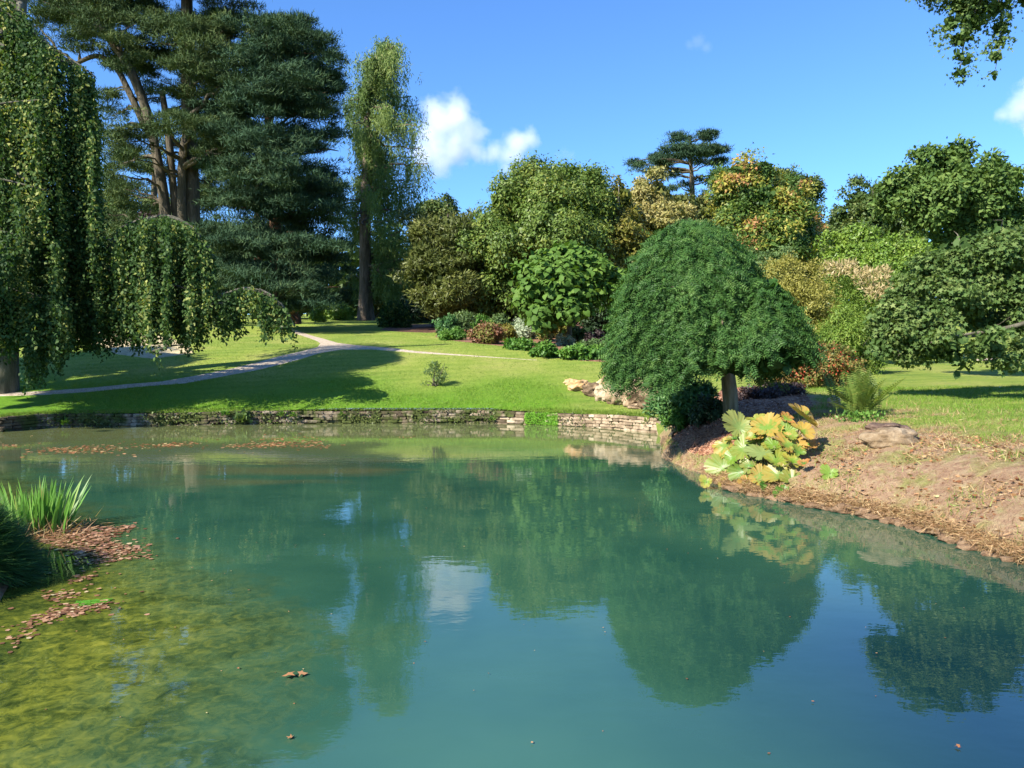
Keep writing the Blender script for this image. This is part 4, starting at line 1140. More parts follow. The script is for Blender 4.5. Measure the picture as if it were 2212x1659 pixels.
def dome(ax_u, axD, prof, hem, nst, rf=(.80, 1.03), seed=0, thetas=(0, 2 * math.pi), dens=.040):
    a = W(ax_u, 700, axD)
    vs_ = np.array([p[0] for p in prof]); rs = np.array([p[1] for p in prof]) * axD / F
    zs = np.array([W(ax_u, v, axD)[2] for v in vs_])
    P, AX, NR, TT = [], [], [], []
    for i in range(nst):
        th = rng.uniform(*thetas)
        if math.sin(th) > .35 and rng.random() < .5: continue
        rfac = rng.uniform(*rf)
        groove = .03 * math.sin(th * 17 + seed) + .045 * math.sin(th * 5 + 1 + seed)
        t0 = rng.random() ** 1.5 * .75
        ztop = zs[0] - (zs[0] - zs[-1]) * t0
        hz = W(ax_u, hem + (30 * max(0, -math.cos(th)) if seed == 1 else 0) + 20 * math.sin(th * 3.1 + seed * 2) + rng.normal() * 9 + 10 * math.sin(th * 11), axD)[2]
        if ztop - hz < .4: continue
        m = int((ztop - hz) / dens * rng.uniform(.6, 1.0) if rng.random() < .45 else (ztop - hz) / dens)
        z = ztop - np.arange(m) * dens
        r = np.interp(-z, -zs, rs) * (rfac + groove + .035 * np.sin(z * 4 + i)) 
        tha = th + np.cumsum(rng.normal(size=m) * .006)
        o = np.stack([np.cos(tha), np.sin(tha) * .92, 0 * tha], 1)
        P.append(np.stack([a[0] + r * o[:, 0], a[1] + r * o[:, 1], z], 1) + rng.normal(size=(m, 3)) * .025)
        tg = np.stack([-o[:, 1], o[:, 0], 0 * tha], 1)
        sgn = np.where(rng.random(m) < .5, 1, -1)[:, None]
        AX.append(o * .55 + tg * sgn * rng.uniform(.1, .75, (m, 1)) + np.array([0, 0, -.75]) + rng.normal(size=(m, 3)) * .3)
        NR.append(o + np.array([0, 0, .45]) + rng.normal(size=(m, 3)) * .55)
        TT.append(np.clip(.3 * rng.random() + .7 * rng.random(m) ** 1.3, 0, 1) * np.ones(m))
    P = np.concatenate(P)
    return scatter(PINN, P, np.concatenate(AX), np.concatenate(NR), rng.uniform(.20, .34, len(P)), np.concatenate(TT))
PINN = pinnate(6, .052, .28, True)
d1 = dome(1492, 15.9, [(476, 6), (484, 42), (500, 72), (530, 100), (560, 118), (620, 148), (700, 166), (780, 176), (860, 178)], 790, 420, seed=1)
d2 = dome(1640, 14.9, [(600, 5), (612, 28), (636, 50), (670, 70), (700, 88), (730, 106), (770, 116), (860, 118)], 762, 230, seed=4)
d3 = dome(1700, 15.2, [(664, 4), (674, 22), (690, 36), (730, 50), (790, 50), (860, 50)], 712, 50, seed=6)
inn = []
a = W(1492, 700, 15.9)
m = 5200
th = rng.uniform(0, 6.28, m); vq = rng.uniform(505, 800, m)
rr = np.interp(vq, [476, 500, 560, 620, 700, 860], [0, 60, 105, 132, 148, 158]) * D / F * rng.uniform(.45, .84, m)
zz = np.array([W(1492, q, 15.9)[2] for q in vq])
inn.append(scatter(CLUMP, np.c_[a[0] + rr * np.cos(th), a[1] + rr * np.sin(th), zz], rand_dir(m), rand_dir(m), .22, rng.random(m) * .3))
a = W(1640, 700, 14.9); m = 2400
th = rng.uniform(0, 6.28, m); vq = rng.uniform(620, 785, m)
rr = np.interp(vq, [600, 622, 650, 690, 860], [0, 34, 54, 76, 104]) * D / F * rng.uniform(.4, .82, m)
zz = np.array([W(1640, q, 14.9)[2] for q in vq])
inn.append(scatter(CLUMP, np.c_[a[0] + rr * np.cos(th), a[1] + rr * np.sin(th), zz], rand_dir(m), rand_dir(m), .22, rng.random(m) * .3))
part('crown', [d1, d2, d3] + inn, M_sophora, soph)

# ------------------------------------------------------------------ shrubs
def shrub(name, label, u0, u1, vt, vb, n, leaf, mat, D=None, puff=None, tm=KITE, stems=4, group=None, cat='shrub', bark=None, extra=None, lump=5, **kw):
    uc = (u0 + u1) / 2
    if D == 'g': D = G(uc, vb)[1] + .5
    if D is None:
        b = G(uc, vb)
        D = b[1] + (u1 - u0) * .25 * b[1] / F
    n = int(n * .72); leaf = leaf * 1.12
    b = W(uc, vb, D); b[2] = gz(b[0], b[1])
    t = thing(name, label, cat, b, group)
    ru, rv = (u1 - u0) / 2, (vb - vt) / 2
    spec = [(uc, vt + rv, ru * .80, rv * .86)]
    for i in range(lump):
        f = (i + .5) / lump * 2 - 1
        spec.append((uc + f * ru * .68, vt + rv * (1.0 + .55 * f * f + rng.uniform(-.30, .25)), ru * .36, rv * rng.uniform(.50, .70)))
    L = px_lobes(D, spec, 1.0)
    if D >= 40 and tm is KITE: tm = LEAFT; n = int(n * 1.3)
    kw.setdefault('depth', .4); kw.setdefault('lpp', 30)
    w = ru * 2 * D / F
    part('foliage', foliage(L, n, leaf, puff=puff or max(.12, w * .13), tm=tm, **kw) + (extra(L) if extra else []), mat, t)
    st = []
    for i in range(stems):
        e = L[0][0] + rng.normal(size=3) * L[0][1] * .4
        st.append(tube(curve(b + rng.normal(size=3) * [.06 * w, .06 * w, 0], e, 6, wob=.02 * w), np.linspace(.018 * w + .01, .006, 6), 5))
    part('stems', st, bark or B_grey, t, True)
    return t, L, D
shrub('juniper_bush', 'feathery green juniper half in shade beside the weeping dome tree trunk', 1412, 1552, 795, 922, 19000, .12, M_juniper, D=19.0, tm=NARROW2, depth=.5, flat=.5, droop=-.2, puff=.24, hang=.4)
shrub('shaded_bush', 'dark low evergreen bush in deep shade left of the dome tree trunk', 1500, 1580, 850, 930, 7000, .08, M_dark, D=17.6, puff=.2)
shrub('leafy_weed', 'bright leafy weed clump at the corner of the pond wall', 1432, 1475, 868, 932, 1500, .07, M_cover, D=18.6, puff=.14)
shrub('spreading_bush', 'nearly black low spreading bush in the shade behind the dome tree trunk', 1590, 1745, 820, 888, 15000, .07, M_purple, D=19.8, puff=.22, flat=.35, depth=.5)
t, L, Df = shrub('fuchsia_bush', 'rounded fuchsia bush full of red flowers at the lawn edge', 1650, 1852, 742, 846, 24000, .075, M_fuchsia, D=22.5, puff=.26, stems=6)
fl = foliage(L, 3000, .070, puff=.3, lpp=3, flat=1.0, droop=1.4, tm=NARROW2, inner=0, depth=.18, jit=.3)
part('flowers', fl, M_red, t)
fl = foliage(L[:3], 160, .085, puff=.3, lpp=7, flat=1.0, droop=1.4, tm=NARROW2, inner=0, depth=.18, jit=.3)
t, L, D_ = shrub('small_lawn_shrub', 'small open shrub standing alone on the lawn', 906, 970, 776, 838, 1500, .09, M_soft, puff=.13, stems=9, depth=.8, inner=0, tm=NARROW2, lpp=12, back=.9)
shrub('bamboo_clump', 'dense green bamboo clump between the fuchsia bush and the oak', 1765, 1905, 655, 812, 22000, .13, M_bamboo, D=28, tm=NARROW, puff=.36, droop=.8, hang=.6)
shrub('bamboo_clump', 'yellow green bamboo thicket directly above the fuchsia bush', 1680, 1830, 690, 790, 14000, .12, M_olive, D=30, tm=NARROW, puff=.36, droop=.8)
shrub('olive_shrub', 'large olive yellow shrub just right of the weeping dome tree', 1625, 1800, 560, 740, 26000, .12, M_olive, D=33, puff=.40, tm=NARROW2, jit=.9)
shrub('hillside_shrub', 'mid green shrub filling the hillside left of the oak', 1780, 1990, 590, 760, 26000, .15, M_bamboo, D=36, puff=.45, tm=NARROW)
shrub('laurel_bush', 'bright glossy laurel bush on top of the hillside', 1765, 1905, 498, 640, 20000, .18, M_bright, D=44, puff=.5)
shrub('laurel_bush', 'yellow green laurel bush nearest the oak on the hillside', 1870, 2020, 505, 660, 19000, .17, M_bright, D=41, puff=.5)
shrub('pale_hill_shrub', 'pale green shrub below the autumn tree at the top of the dome tree', 1610, 1720, 535, 620, 10000, .16, M_soft, D=42, puff=.4)
def straw(label, u0, u1, v0, v1, D, n=620):
    b = W((u0 + u1) / 2, v1 + 12, D); b[2] = gz(b[0], b[1])
    t = rng.random(n); u = u0 + (u1 - u0) * t; v = np.interp(t, [0, .3, .5, .8, 1], [v0 + 8, v0, v0 + 7, v0 - 2, v0 + 6]) + (v1 - v0) * 1.3 * rng.random(n) ** 1.5 + rng.normal(size=n) * 3
    P = np.array([W(a_, b_, D + rng.normal() * .5) for a_, b_ in zip(u, v)])
    single('pampas_grass', [scatter(NARROW, P, unit(rng.normal(size=(n, 3)) * .8 + [0, 0, .6]), rand_dir(n), rng.uniform(.12, .3, n), rng.random(n))], M_straw, b, label, 'grass clump', 'pale dry grass drifts on the hillside')
straw('pale dry grass drift beneath the laurel bush', 1770, 1852, 566, 588, 35.2)
straw('long pale dry grass drift slanting towards the oak', 1846, 1925, 580, 606, 34.0)
straw('lowest pale dry grass drift close to the oak leaves', 1872, 1940, 618, 640, 33.4)
# flower border
GB = 'plants in the flower border'
shrub('broad_leaf_shrub', 'blue green shrub at the left end of the border in shade', 944, 990, 684, 730, 3500, .16, M_juniper, D='g', puff=.35, group=GB)
shrub('grey_green_shrub', 'grey green open shrub in the left part of the border', 972, 1020, 676, 728, 4200, .15, M_soft, D='g', puff=.35, group=GB)
shrub('hydrangea_bush', 'dark green leafy bush behind the red brown shrub', 1015, 1060, 682, 722, 3500, .17, M_cover, D='g', puff=.35, group=GB)
shrub('hydrangea_bush', 'green leafy bush with pale tips left of the variegated shrub', 1060, 1105, 682, 720, 3800, .17, M_soft, D='g', puff=.35, group=GB)
shrub('low_edging_plant', 'low green edging mound at the left tip of the border', 944, 1005, 712, 736, 3200, .13, M_cover, D='g', puff=.25, group=GB, stems=2)
shrub('red_brown_shrub', 'rounded red brown leaved shrub in the flower border', 1014, 1090, 704, 743, 6000, .15, M_redbrown, D='g', puff=.35, group=GB, clump=.7)
shrub('yellow_shrub', 'small yellow green shrub between red brown and variegated shrubs', 1082, 1112, 705, 738, 2200, .13, M_gold, D='g', puff=.25, group=GB)
shrub('variegated_shrub', 'silvery white variegated shrub in the middle of the border', 1100, 1168, 692, 734, 5600, .13, M_varieg, D='g', puff=.32, group=GB)
shrub('golden_shrub', 'upright golden green shrub under the catalpa tree', 1178, 1232, 676, 732, 4600, .14, M_gold, D='g', puff=.34, group=GB)
shrub('umbel_plant', 'tiered green plant beside the catalpa trunk', 1236, 1276, 706, 742, 1500, .16, M_soft, D='g', puff=.24, flat=.3, group=GB)
shrub('purple_shrub', 'dark purple leaved shrub at the right end of the border', 1262, 1316, 716, 752, 4200, .10, M_purple, D='g', puff=.24, group=GB)
shrub('variegated_shrub', 'small pale flowering clump below the catalpa trunk', 1196, 1240, 722, 748, 1300, .10, M_varieg, D='g', puff=.18, group=GB, stems=5)
shrub('orange_shrub', 'yellow brown shrub tucked behind the variegated shrub', 1162, 1190, 704, 736, 1800, .12, M_tan, D='g', puff=.2, group=GB)
for lab, u0, u1, vt, vb in [('bright green low cover edging the lawn, left part', 1088, 1150, 730, 758), ('bright green low cover edging the lawn below the daylilies', 1140, 1215, 738, 774),
                            ('bright green low cover edging the lawn, at the right end', 1205, 1316, 746, 780), ('soft green cover plants behind the daylily clump', 1225, 1330, 736, 766)]:
    shrub('ground_cover_plant', lab, u0, u1, vt, vb, 5200, .14, M_cover if 'soft' not in lab else M_soft, D='g', puff=.22, group=GB, stems=2, flat=.6)
# background planting
GU = 'shrubs in the shade under the trees'
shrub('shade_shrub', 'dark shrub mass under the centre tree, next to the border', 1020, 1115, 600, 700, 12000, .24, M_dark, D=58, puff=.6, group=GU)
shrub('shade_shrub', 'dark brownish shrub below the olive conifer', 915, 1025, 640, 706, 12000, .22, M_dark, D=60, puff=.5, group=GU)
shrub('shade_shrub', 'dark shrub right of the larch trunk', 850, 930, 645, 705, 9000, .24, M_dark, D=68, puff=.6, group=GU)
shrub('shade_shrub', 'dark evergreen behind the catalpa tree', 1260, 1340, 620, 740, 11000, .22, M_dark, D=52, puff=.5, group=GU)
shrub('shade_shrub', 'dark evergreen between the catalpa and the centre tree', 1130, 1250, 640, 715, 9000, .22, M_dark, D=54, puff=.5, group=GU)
shrub('maple_shrub', 'yellow orange maple glowing behind the larch trunk', 725, 880, 580, 690, 15000, .26, M_gold, D=86, puff=.7, flat=.35)
shrub('rhododendron_bush', 'bright leaved bush between the dark cedar and the larch trunk', 700, 760, 655, 690, 3600, .3, M_bright, D=76, puff=.5)
shrub('rhododendron_bush', 'small pale bush at the edge of the dark cedar', 672, 700, 668, 690, 1400, .25, M_bright, D=70, puff=.4)
shrub('purple_leaved_tree', 'purple leaved tree glimpsed behind the bare cedar trunks', 300, 390, 440, 560, 9000, .34, M_purple, D=82, puff=.7)
shrub('autumn_thicket', 'olive and rust thicket seen behind the weeping beech branch', 215, 330, 390, 600, 16000, .36, M_autumn, D=88, puff=.9)
# small weeping shrub
D = 60
wbp = W(852, 714, D); wbp[2] = gz(wbp[0], wbp[1])
wsh = thing('small_weeping_tree', 'small dark weeping tree on the mulch circle right of the larch', 'tree', wbp)
S, LN = [], []
for i in range(190):
    th = rng.uniform(0, 6.28); r = rng.uniform(0, 1) ** .6 * 1.3
    S.append([wbp[0] + r * math.cos(th), wbp[1] + r * math.sin(th), W(852, 641 + r * r * 17 + rng.uniform(0, 20), D)[2]])
    LN.append(rng.uniform(.7, 2.1))
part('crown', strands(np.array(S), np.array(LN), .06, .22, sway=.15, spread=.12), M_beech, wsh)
part('trunk', [tube(curve(wbp - [0, 0, .2], np.array([wbp[0], wbp[1], W(852, 645, D)[2]]), 6, wob=.03), np.linspace(.07, .03, 6), 6)] +
     [tube(curve(wbp + [dx, 0, -.1], wbp + [dx * .9, 0, 1.2], 4), .025, 5) for dx in (-.35, .3, .55)], B_grey, wsh, True)
# far wood
LB = []
for i, u in enumerate(range(-500, 2700, 46)):
    LB.append((u, 556 + 12 * math.sin(i * 1.7) + rng.uniform(-10, 10), 44, 48, rng.uniform(-6, 10)))
    LB.append((u + 20, 625, 50, 60, rng.uniform(-6, 6)))
Lw = px_lobes(125, LB)
ww = foliage(Lw, 30000, 1.5, tm=LEAFT, puff=2.6, depth=.3, back=.1, lpp=40)
o = part('distant_wood', ww, M_round, None); tag(o, 'far wood closing the view behind the garden trees', 'woodland', None, 'stuff')
# post and rail fence
D = 58
fb = W(240, 712, D); fb[2] = gz(fb[0], fb[1])
fence = thing('fence', 'wooden post fence glimpsed through the weeping beech leaves', 'fence', fb)
pxs = np.linspace(60, 470, 20)
fp = []
for u in pxs:
    q = W(u, 710, D); q[2] = gz(q[0], q[1]); fp.append(q)
    part('post', [tube([q - [0, 0, .2], q + [0, 0, 1.15]], .07, 6)], B_grey, fence)
for h in (.5, 1.0):
    part('rail', [tube(np.array(fp) + [0, 0, h], .04, 5)], B_grey, fence)

# ------------------------------------------------------------------ rocks
M_rock = stone_mat('rockery_stone', [(.3, (.10, .068, .04)), (.45, (.24, .17, .10)), (.58, (.36, .27, .175)), (.75, (.45, .36, .25))], 2.6, 1.0, ((.12, .12, .05), 1.3, .66))
M_rock2 = stone_mat('ochre_stone', [(.3, (.20, .11, .05)), (.5, (.42, .26, .12)), (.7, (.55, .40, .24))], 2.2, .9)
M_paler = stone_mat('pale_layered_stone', [(.3, (.20, .14, .08)), (.5, (.42, .33, .22)), (.7, (.58, .48, .34))], 2.5, 1.0)
M_darkrock = stone_mat('dark_weathered_stone', [(.3, (.05, .032, .024)), (.55, (.13, .085, .065)), (.75, (.26, .19, .14))], 4, 1.0)
rb = G(1340, 878)
rockery = thing('rockery', 'rough limestone rockery edging the lawn at left below the dome tree', 'rockery', rb)
RK = [(1250, 834, 24, 13, 0, M_rock2), (1282, 843, 20, 15, -.5, M_rock), (1306, 850, 22, 19, -1.2, M_rock), (1298, 832, 12, 10, 0, M_rock2), (1337, 853, 27, 26, -1.6, M_rock), (1374, 858, 30, 27, -2.4, M_rock), (1408, 866, 28, 26, -3.2, M_rock),
      (1424, 838, 28, 24, -2.2, M_rock), (1392, 836, 26, 20, -1.0, M_rock), (1352, 832, 24, 14, -.4, M_rock), (1440, 872, 22, 24, -3.3, M_rock), (1320, 822, 18, 10, .5, M_rock), (1232, 826, 12, 7, .5, M_rock2), (1388, 880, 30, 8, -3.2, M_rock)]
for i, (u, v, ru, rv, dd, mt) in enumerate(RK):
    D = G(u, min(v + rv * .9, 884))[1] + ru * .5 * 28 / F
    c = W(u, v, D); s = D / F
    part('boulder', [rock(c, (ru * s, ru * s * .8, rv * s), i + 3, 4, .42, 2.1, ridges=.10)], mt, rockery, False)
def rock_thing(name, label, u, v, ru, rv, seed, mt, D=None, sub=4, depth=.8, group=None, **kw):
    if D is None: D = G(u, v + rv * .8)[1] + ru / F * 8
    c = W(u, v, D); s = D / F
    b = np.array([c[0], c[1], gz(c[0], c[1])])
    return single(name, [rock(c, (ru * s, ru * s * depth, rv * s), seed, sub, **kw)], mt, b, label, 'rock', group, smooth=True)
rock_thing('layered_rock', 'flat weathered limestone rock sunk in the bare bank', 1926, 950, 58, 25, 31, M_paler, ridges=.30, amp=.25)
rock_thing('bark_covered_rock', 'dark crusted slab lying on the limestone rock', 1916, 926, 40, 12, 37, M_darkrock, amp=.35)
rock_thing('small_rock', 'round pale stone at the foot of the fern', 1801, 870, 13, 14, 33, M_rock)
rock_thing('bank_rock', 'smooth pale boulder at the water line below the bark mulch', 1462, 988, 32, 24, 35, M_rock, D=16.9)
rock_thing('corner_rock', 'upright pale rock where the wall meets the bank', 1437, 955, 9, 14, 36, M_rock, D=18.9)
for i, (u, v, r) in enumerate([(1772, 1090, 9), (1800, 1092, 7), (1872, 1108, 8), (1965, 1132, 10), (2000, 1146, 7), (2070, 1168, 9), (2130, 1190, 8), (1526, 1022, 9), (1832, 1100, 6), (1700, 1080, 6)]):
    q = water_pt(u, v)
    rock_thing('shore_stone', ['pale shore stone', 'small tan shore stone'][i % 2] + ' at the waterline, number %s along the right bank' % ['one', 'two', 'three', 'four', 'five', 'six', 'seven', 'eight', 'nine', 'ten'][i] if False else
               ['pale stone at the waterline nearest the umbrella plant on its right', 'small tan stone just right of the pale waterline stone', 'stone on the shore below the layered rock', 'larger stone half in the water in the middle of the right bank', 'small stone beside the larger half sunk stone',
                'stone at the water edge under the dry grass, right part', 'rightmost stone along the bare bank', 'stone at the water left of the umbrella plant', 'tiny stone between the two left shore stones and the layered rock', 'small stone hidden at the foot of the umbrella plant'][i],
               u, v, r, r * .7, 40 + i, M_rock2 if i % 2 else M_rock, D=q[1] + .08, sub=3, group='stones along the right shore')
# ------------------------------------------------------------------ umbrella plant
DB = 12.9
ub = np.array([*water_pt(1672, 1072), 0.0]); ub = np.array([ub[0], ub[1] + .45, 0]); ub[2] = gz(ub[0], ub[1])
umb = thing('umbrella_plant', 'umbrella plant with huge yellowing lobed leaves at the water edge', 'plant', ub)
def big_leaf(seed):
    r = np.random.default_rng(seed)
    NL = int(r.integers(7, 10)); K = NL * 8
    V = [[0, 0, -.10]]; rings = [.3, .62, .88, 1.0]
    lobe_len = 1 + .20 * r.normal(size=NL)
    T = [1.0]
    for ri, q in enumerate(rings):
        for k in range(K):
            th = 2 * math.pi * k / K
            ph = (k % 8) / 8
            L_ = np.interp((k / 8) % NL, range(NL + 1), list(lobe_len) + [lobe_len[0]])
            edge = 1 - .30 * max(0, (abs(ph - .5) - .33) / .17) ** 1.5
            if ri >= 2: edge *= 1 + .05 * (1 if k % 2 else -1)
            rad = q * (1 - (1 - edge * L_) * q)
            zz = -.14 + .30 * q ** 1.2 - .05 * abs(ph - .5) * 2 * q + .16 * q * math.sin(th * 2 + seed) + .05 * q * q * math.sin(th * 5 + seed * 2)
            V.append([rad * math.cos(th), rad * math.sin(th), zz])
            T.append(1 - abs(ph - .5) * .5 * 0 - q * .6)
    Fc = [[0, 1 + k, 1 + (k + 1) % K] for k in range(K)]
    Q = []
    for ri in range(3):
        for k in range(K):
            a_, b_ = 1 + ri * K + k, 1 + ri * K + (k + 1) % K
            Q.append([a_, a_ + K, b_ + K, b_])
    return np.array(V), np.array(Fc), np.array(Q), NL
def umb_mat():
    m, nt = newmat('umbrella_leaf')
    oi = nd(nt, 'ObjectInfo').outputs['Color']
    at = nd(nt, 'Attribute', attribute_name='tint').outputs['Fac']
    n = nd(nt, 'TexNoise', {'Vector': coords(nt), 'Scale': 4.5, 'Detail': 4.0}).outputs['Fac']
    f = math_(nt, 'ADD', at, math_(nt, 'MULTIPLY', math_(nt, 'SUBTRACT', n, .5), 1.6))
    mk = ramp(nt, f, [(.35, (1, 1, 1)), (.75, (0, 0, 0))])
    sp = nd(nt, 'SeparateColor', {'Color': oi})
    mk = math_(nt, 'MULTIPLY', mk, sp.outputs[0], True)
    green = ramp(nt, sp.outputs[1], [(0, (.045, .14, .022)), (.5, (.125, .225, .022)), (1, (.16, .22, .07))])
    warm = ramp(nt, sp.outputs[2], [(0, (.28, .25, .04)), (.5, (.40, .22, .055)), (1, (.38, .14, .05))])
    c = mixc(nt, mk, green, warm)
    vn = nd(nt, 'Attribute', attribute_name='vein').outputs['Fac']
    c = mixc(nt, math_(nt, 'MULTIPLY', vn, .22), c, (.34, .40, .14))
    p = nd(nt, 'BsdfPrincipled', {'Base Color': c, 'Roughness': .42, 'Specular IOR Level': .4})
    t = nd(nt, 'BsdfTranslucent', {'Color': mixc(nt, 1.0, c, (1.2, 1.2, .5), 'MULTIPLY')})
    out(nt, nd(nt, 'MixShader', {0: .28, 1: p.outputs[0], 2: t.outputs[0]}).outputs[0])
    return m
M_umb = umb_mat()
ULM = []
for sd_ in range(9):
    V, A, Q, NL = big_leaf(sd_)
    me = build_mesh('umbrella_leaf', [(V, A, .9), (V, Q, .9)], M_umb, True)
    # tint falls from the stalk to the rim, veins along every lobe
    allv = np.concatenate([V, V]); rad = np.hypot(allv[:, 0], allv[:, 1])
    me.attributes['tint'].data.foreach_set('value', (1 - rad).astype(np.float32))
    th = np.arctan2(allv[:, 1], allv[:, 0]); ph = (th / (2 * math.pi) * NL) % 1
    a = me.attributes.new('vein', 'FLOAT', 'POINT'); a.data.foreach_set('value', (np.abs(ph - .5) < .05).astype(np.float32))
    bm = bmesh.new(); bm.from_mesh(me); bmesh.ops.remove_doubles(bm, verts=bm.verts, dist=1e-5)
    bmesh.ops.recalc_face_normals(bm, faces=bm.faces); bm.to_mesh(me); bm.free()
    ULM.append(me)
M_stalk = leaf_mat('plant_stalk', [(0, (.10, .13, .04)), (1, (.16, .10, .05))], .1)
UL = [(540, 390, 165, .3, .9, .3), (740, 310, 100, .6, .6, .2), (860, 390, 175, .9, .6, .4), (1100, 290, 85, 1, .5, .9), (1320, 270, 180, 1, .5, .45), (1105, 455, 115, .1, .6, .2), (1290, 440, 105, 1, .6, .4), (715, 505, 110, 1, .5, .6),
      (360, 610, 140, .9, .7, .3), (590, 645, 150, .35, .7, .1), (800, 690, 160, .1, 1, .2), (1120, 600, 150, .95, .7, .5), (985, 800, 140, .5, .6, .1), (1175, 795, 100, .8, .5, .2), (340, 880, 160, .35, .7, .1), (560, 920, 120, .2, .2, .2),
      (790, 990, 135, .8, .7, .55), (1010, 965, 150, .75, .8, .3), (430, 1130, 120, .7, .6, .4), (640, 1090, 110, .9, .6, .7), (885, 1120, 110, .0, .0, .2), (1055, 1200, 115, .0, .25, .2), (780, 1180, 95, .0, .0, .2), (930, 1060, 95, .0, .1, .2),
      (1330, 600, 110, 1, .2, .8), (950, 610, 90, .1, .4, .2), (1240, 690, 80, .2, .2, .5), (300, 740, 80, .6, .0, .6), (460, 760, 90, .1, .4, .2), (660, 850, 90, .3, .2, .9), (1000, 1290, 60, 0, .2, .2), (700, 560, 80, .2, .2, .3), (1150, 500, 80, .3, .6, .3), (820, 1290, 60, .2, .4, .2), (1300, 820, 60, 1, 0, 1)]
for _ in range(16):
    UL.append((rng.uniform(420, 1250), rng.uniform(420, 1150), rng.uniform(70, 120), rng.random() * .6, rng.random() * .7, rng.random() * .6))
for i, (x, y, r, cr, cg, cb) in enumerate(UL):
    u, v = x * .1823 + 1499, y * .1823 + 850
    hfrac = (1130 - y) / 900.0
    D = 12.35 + .75 * hfrac + .0012 * abs(x - 800) + rng.uniform(-.08, .08)
    if r < 100 and y > 550: D += .12
    yb = float(np.interp(u, [p_[0] for p_ in bank_px[3:]], [water_pt(*p_)[1] for p_ in bank_px[3:]]))
    D = yb + .04 + 1.15 * max(0, (1080 - v) / 200.0) + rng.uniform(-.06, .06)
    if r < 100 and y > 550: D += .06
    if x == 1330: D += .4
    if i >= 35: D += .16
    c = W(u, v, D)
    o = bpy.data.objects.new('leaf', ULM[i % 9])
    lean = np.array([(x - 800) / 1300.0 - .30, -.55 - .15 * rng.random(), .62 + .35 * max(0, hfrac)]) + rng.normal(size=3) * .24
    nrm = Vector(lean).normalized()
    q = nrm.to_track_quat('Z', 'Y').to_matrix().to_4x4() @ Matrix.Rotation(rng.uniform(0, 6.28), 4, 'Z')
    sc_ = r * .1823 * D / F * 1.15
    o.matrix_world = Matrix.Translation(Vector(c - ub)) @ q @ Matrix.Diagonal((sc_, sc_, sc_, 1))
    o.parent = umb
    o.color = (cr * .85, cg, cb, 1)
    COL.objects.link(o); TRI[0] += 500
    e = c - np.array(nrm) * .05
    b0 = ub + np.array([(c[0] - ub[0]) * .30 + rng.normal() * .06, (c[1] - ub[1]) * .2 + rng.normal() * .08, -.05])
    st = poly_curve([b0, (b0 + e) / 2 + [(c[0] - ub[0]) * .1, .05, .12], e], 8)
    so = part('stalk', [tube(st, np.linspace(.014, .008, 8), 5)], M_stalk, umb, True)
    so.parent = o; so.matrix_parent_inverse = o.matrix_basis.inverted()
for lab, u, v, r, col in [('single bright lobed leaf growing from the bare bank right of the umbrella plant', 1793, 1022, 17, (.1, .55, .1)), ('half yellow lobed leaf bending into the water left of the umbrella plant', 1526, 1040, 13, (.6, .5, .3))]:
    g = G(u, v + 8) if u > 1600 else np.array([*water_pt(u, v + 16), 0.0])
    t = thing('lobed_leaf_sprout', lab, 'plant', g)
    c = W(u, v, g[1] - .02)
    o = bpy.data.objects.new('leaf', ULM[2]); s_ = r * g[1] / F * 1.1
    q = Vector((-.3, -.75, .5)).normalized().to_track_quat('Z', 'Y').to_matrix().to_4x4()
    o.matrix_world = Matrix.Translation(Vector(c - g)) @ q @ Matrix.Diagonal((s_, s_, s_, 1)); o.parent = t; o.color = (*col, 1); COL.objects.link(o)
    part('stalk', [tube(poly_curve([g - [0, 0, .05], (g + c) / 2, c], 5), .008, 5)], M_stalk, t)

# ------------------------------------------------------------------ fern
fb_ = G(1864, 903)
fern = thing('fern', 'tall green fern standing on the bank beside the round stone', 'fern', fb_)
def frond(L_, lean, az, mat, parent, base, np_=20, wid=.21, curl=.5):
    s = np.linspace(0, 1, 14)
    ang = lean + curl * s ** 1.6
    dx = np.cumsum(np.sin(ang)) * L_ / 14; dz = np.cumsum(np.cos(ang)) * L_ / 14
    P = np.c_[dx * math.cos(az), dx * math.sin(az), dz] + base
    tg = unit(np.gradient(P, axis=0))
    k = np.linspace(.1, .98, np_)
    pos = np.stack([np.interp(k, s, P[:, a]) for a in range(3)], 1)
    tt = np.stack([np.interp(k, s, tg[:, a]) for a in range(3)], 1)
    side = np.tile([-math.sin(az), math.cos(az), 0.0], (np_, 1))
    nr = np.cross(side, tt)
    w = wid * np.sin(np.pi * np.clip(k * .92 + .05, 0, 1)) ** .7 * (L_ / 1.0)
    ch = [tube(P, np.linspace(.008, .002, 14), 4)]
    for sg in (-1, 1):
        ch.append(scatter((np.array([[0, 0, 0], [.10, .3, 0], [0, 1, -.12], [-.10, .3, 0]]), np.array([[0, 1, 2, 3]])), pos, side * sg + tt * .35 - [0, 0, .1], nr, w, rng.random(len(k)) * .6 + .2 * rng.random()))
    part('frond', ch, mat, parent)
for i in range(22):
    az = rng.uniform(0, 6.28)
    frond(rng.uniform(.7, 1.12), rng.uniform(.08, .45) if i % 3 else rng.uniform(.5, .85), az, M_fern, fern, fb_ + [rng.normal() * .14, rng.normal() * .1, 0], curl=rng.uniform(.1, .8))
frond(.6, .9, 3.3, M_fern, fern, fb_ + [-.25, -.1, .05], curl=.6)
wf = G(1860, 912)
single('low_weeds', [scatter(KITE, wf + np.c_[rng.normal(size=420) * .22, rng.normal(size=420) * .12, rng.random(420) * .18], unit(rng.normal(size=(420, 3)) + [0, 0, 1]), rand_dir(420), rng.uniform(.04, .09, 420), rng.random(420))], M_cover, wf, 'low bright weeds growing round the foot of the fern', 'weeds')

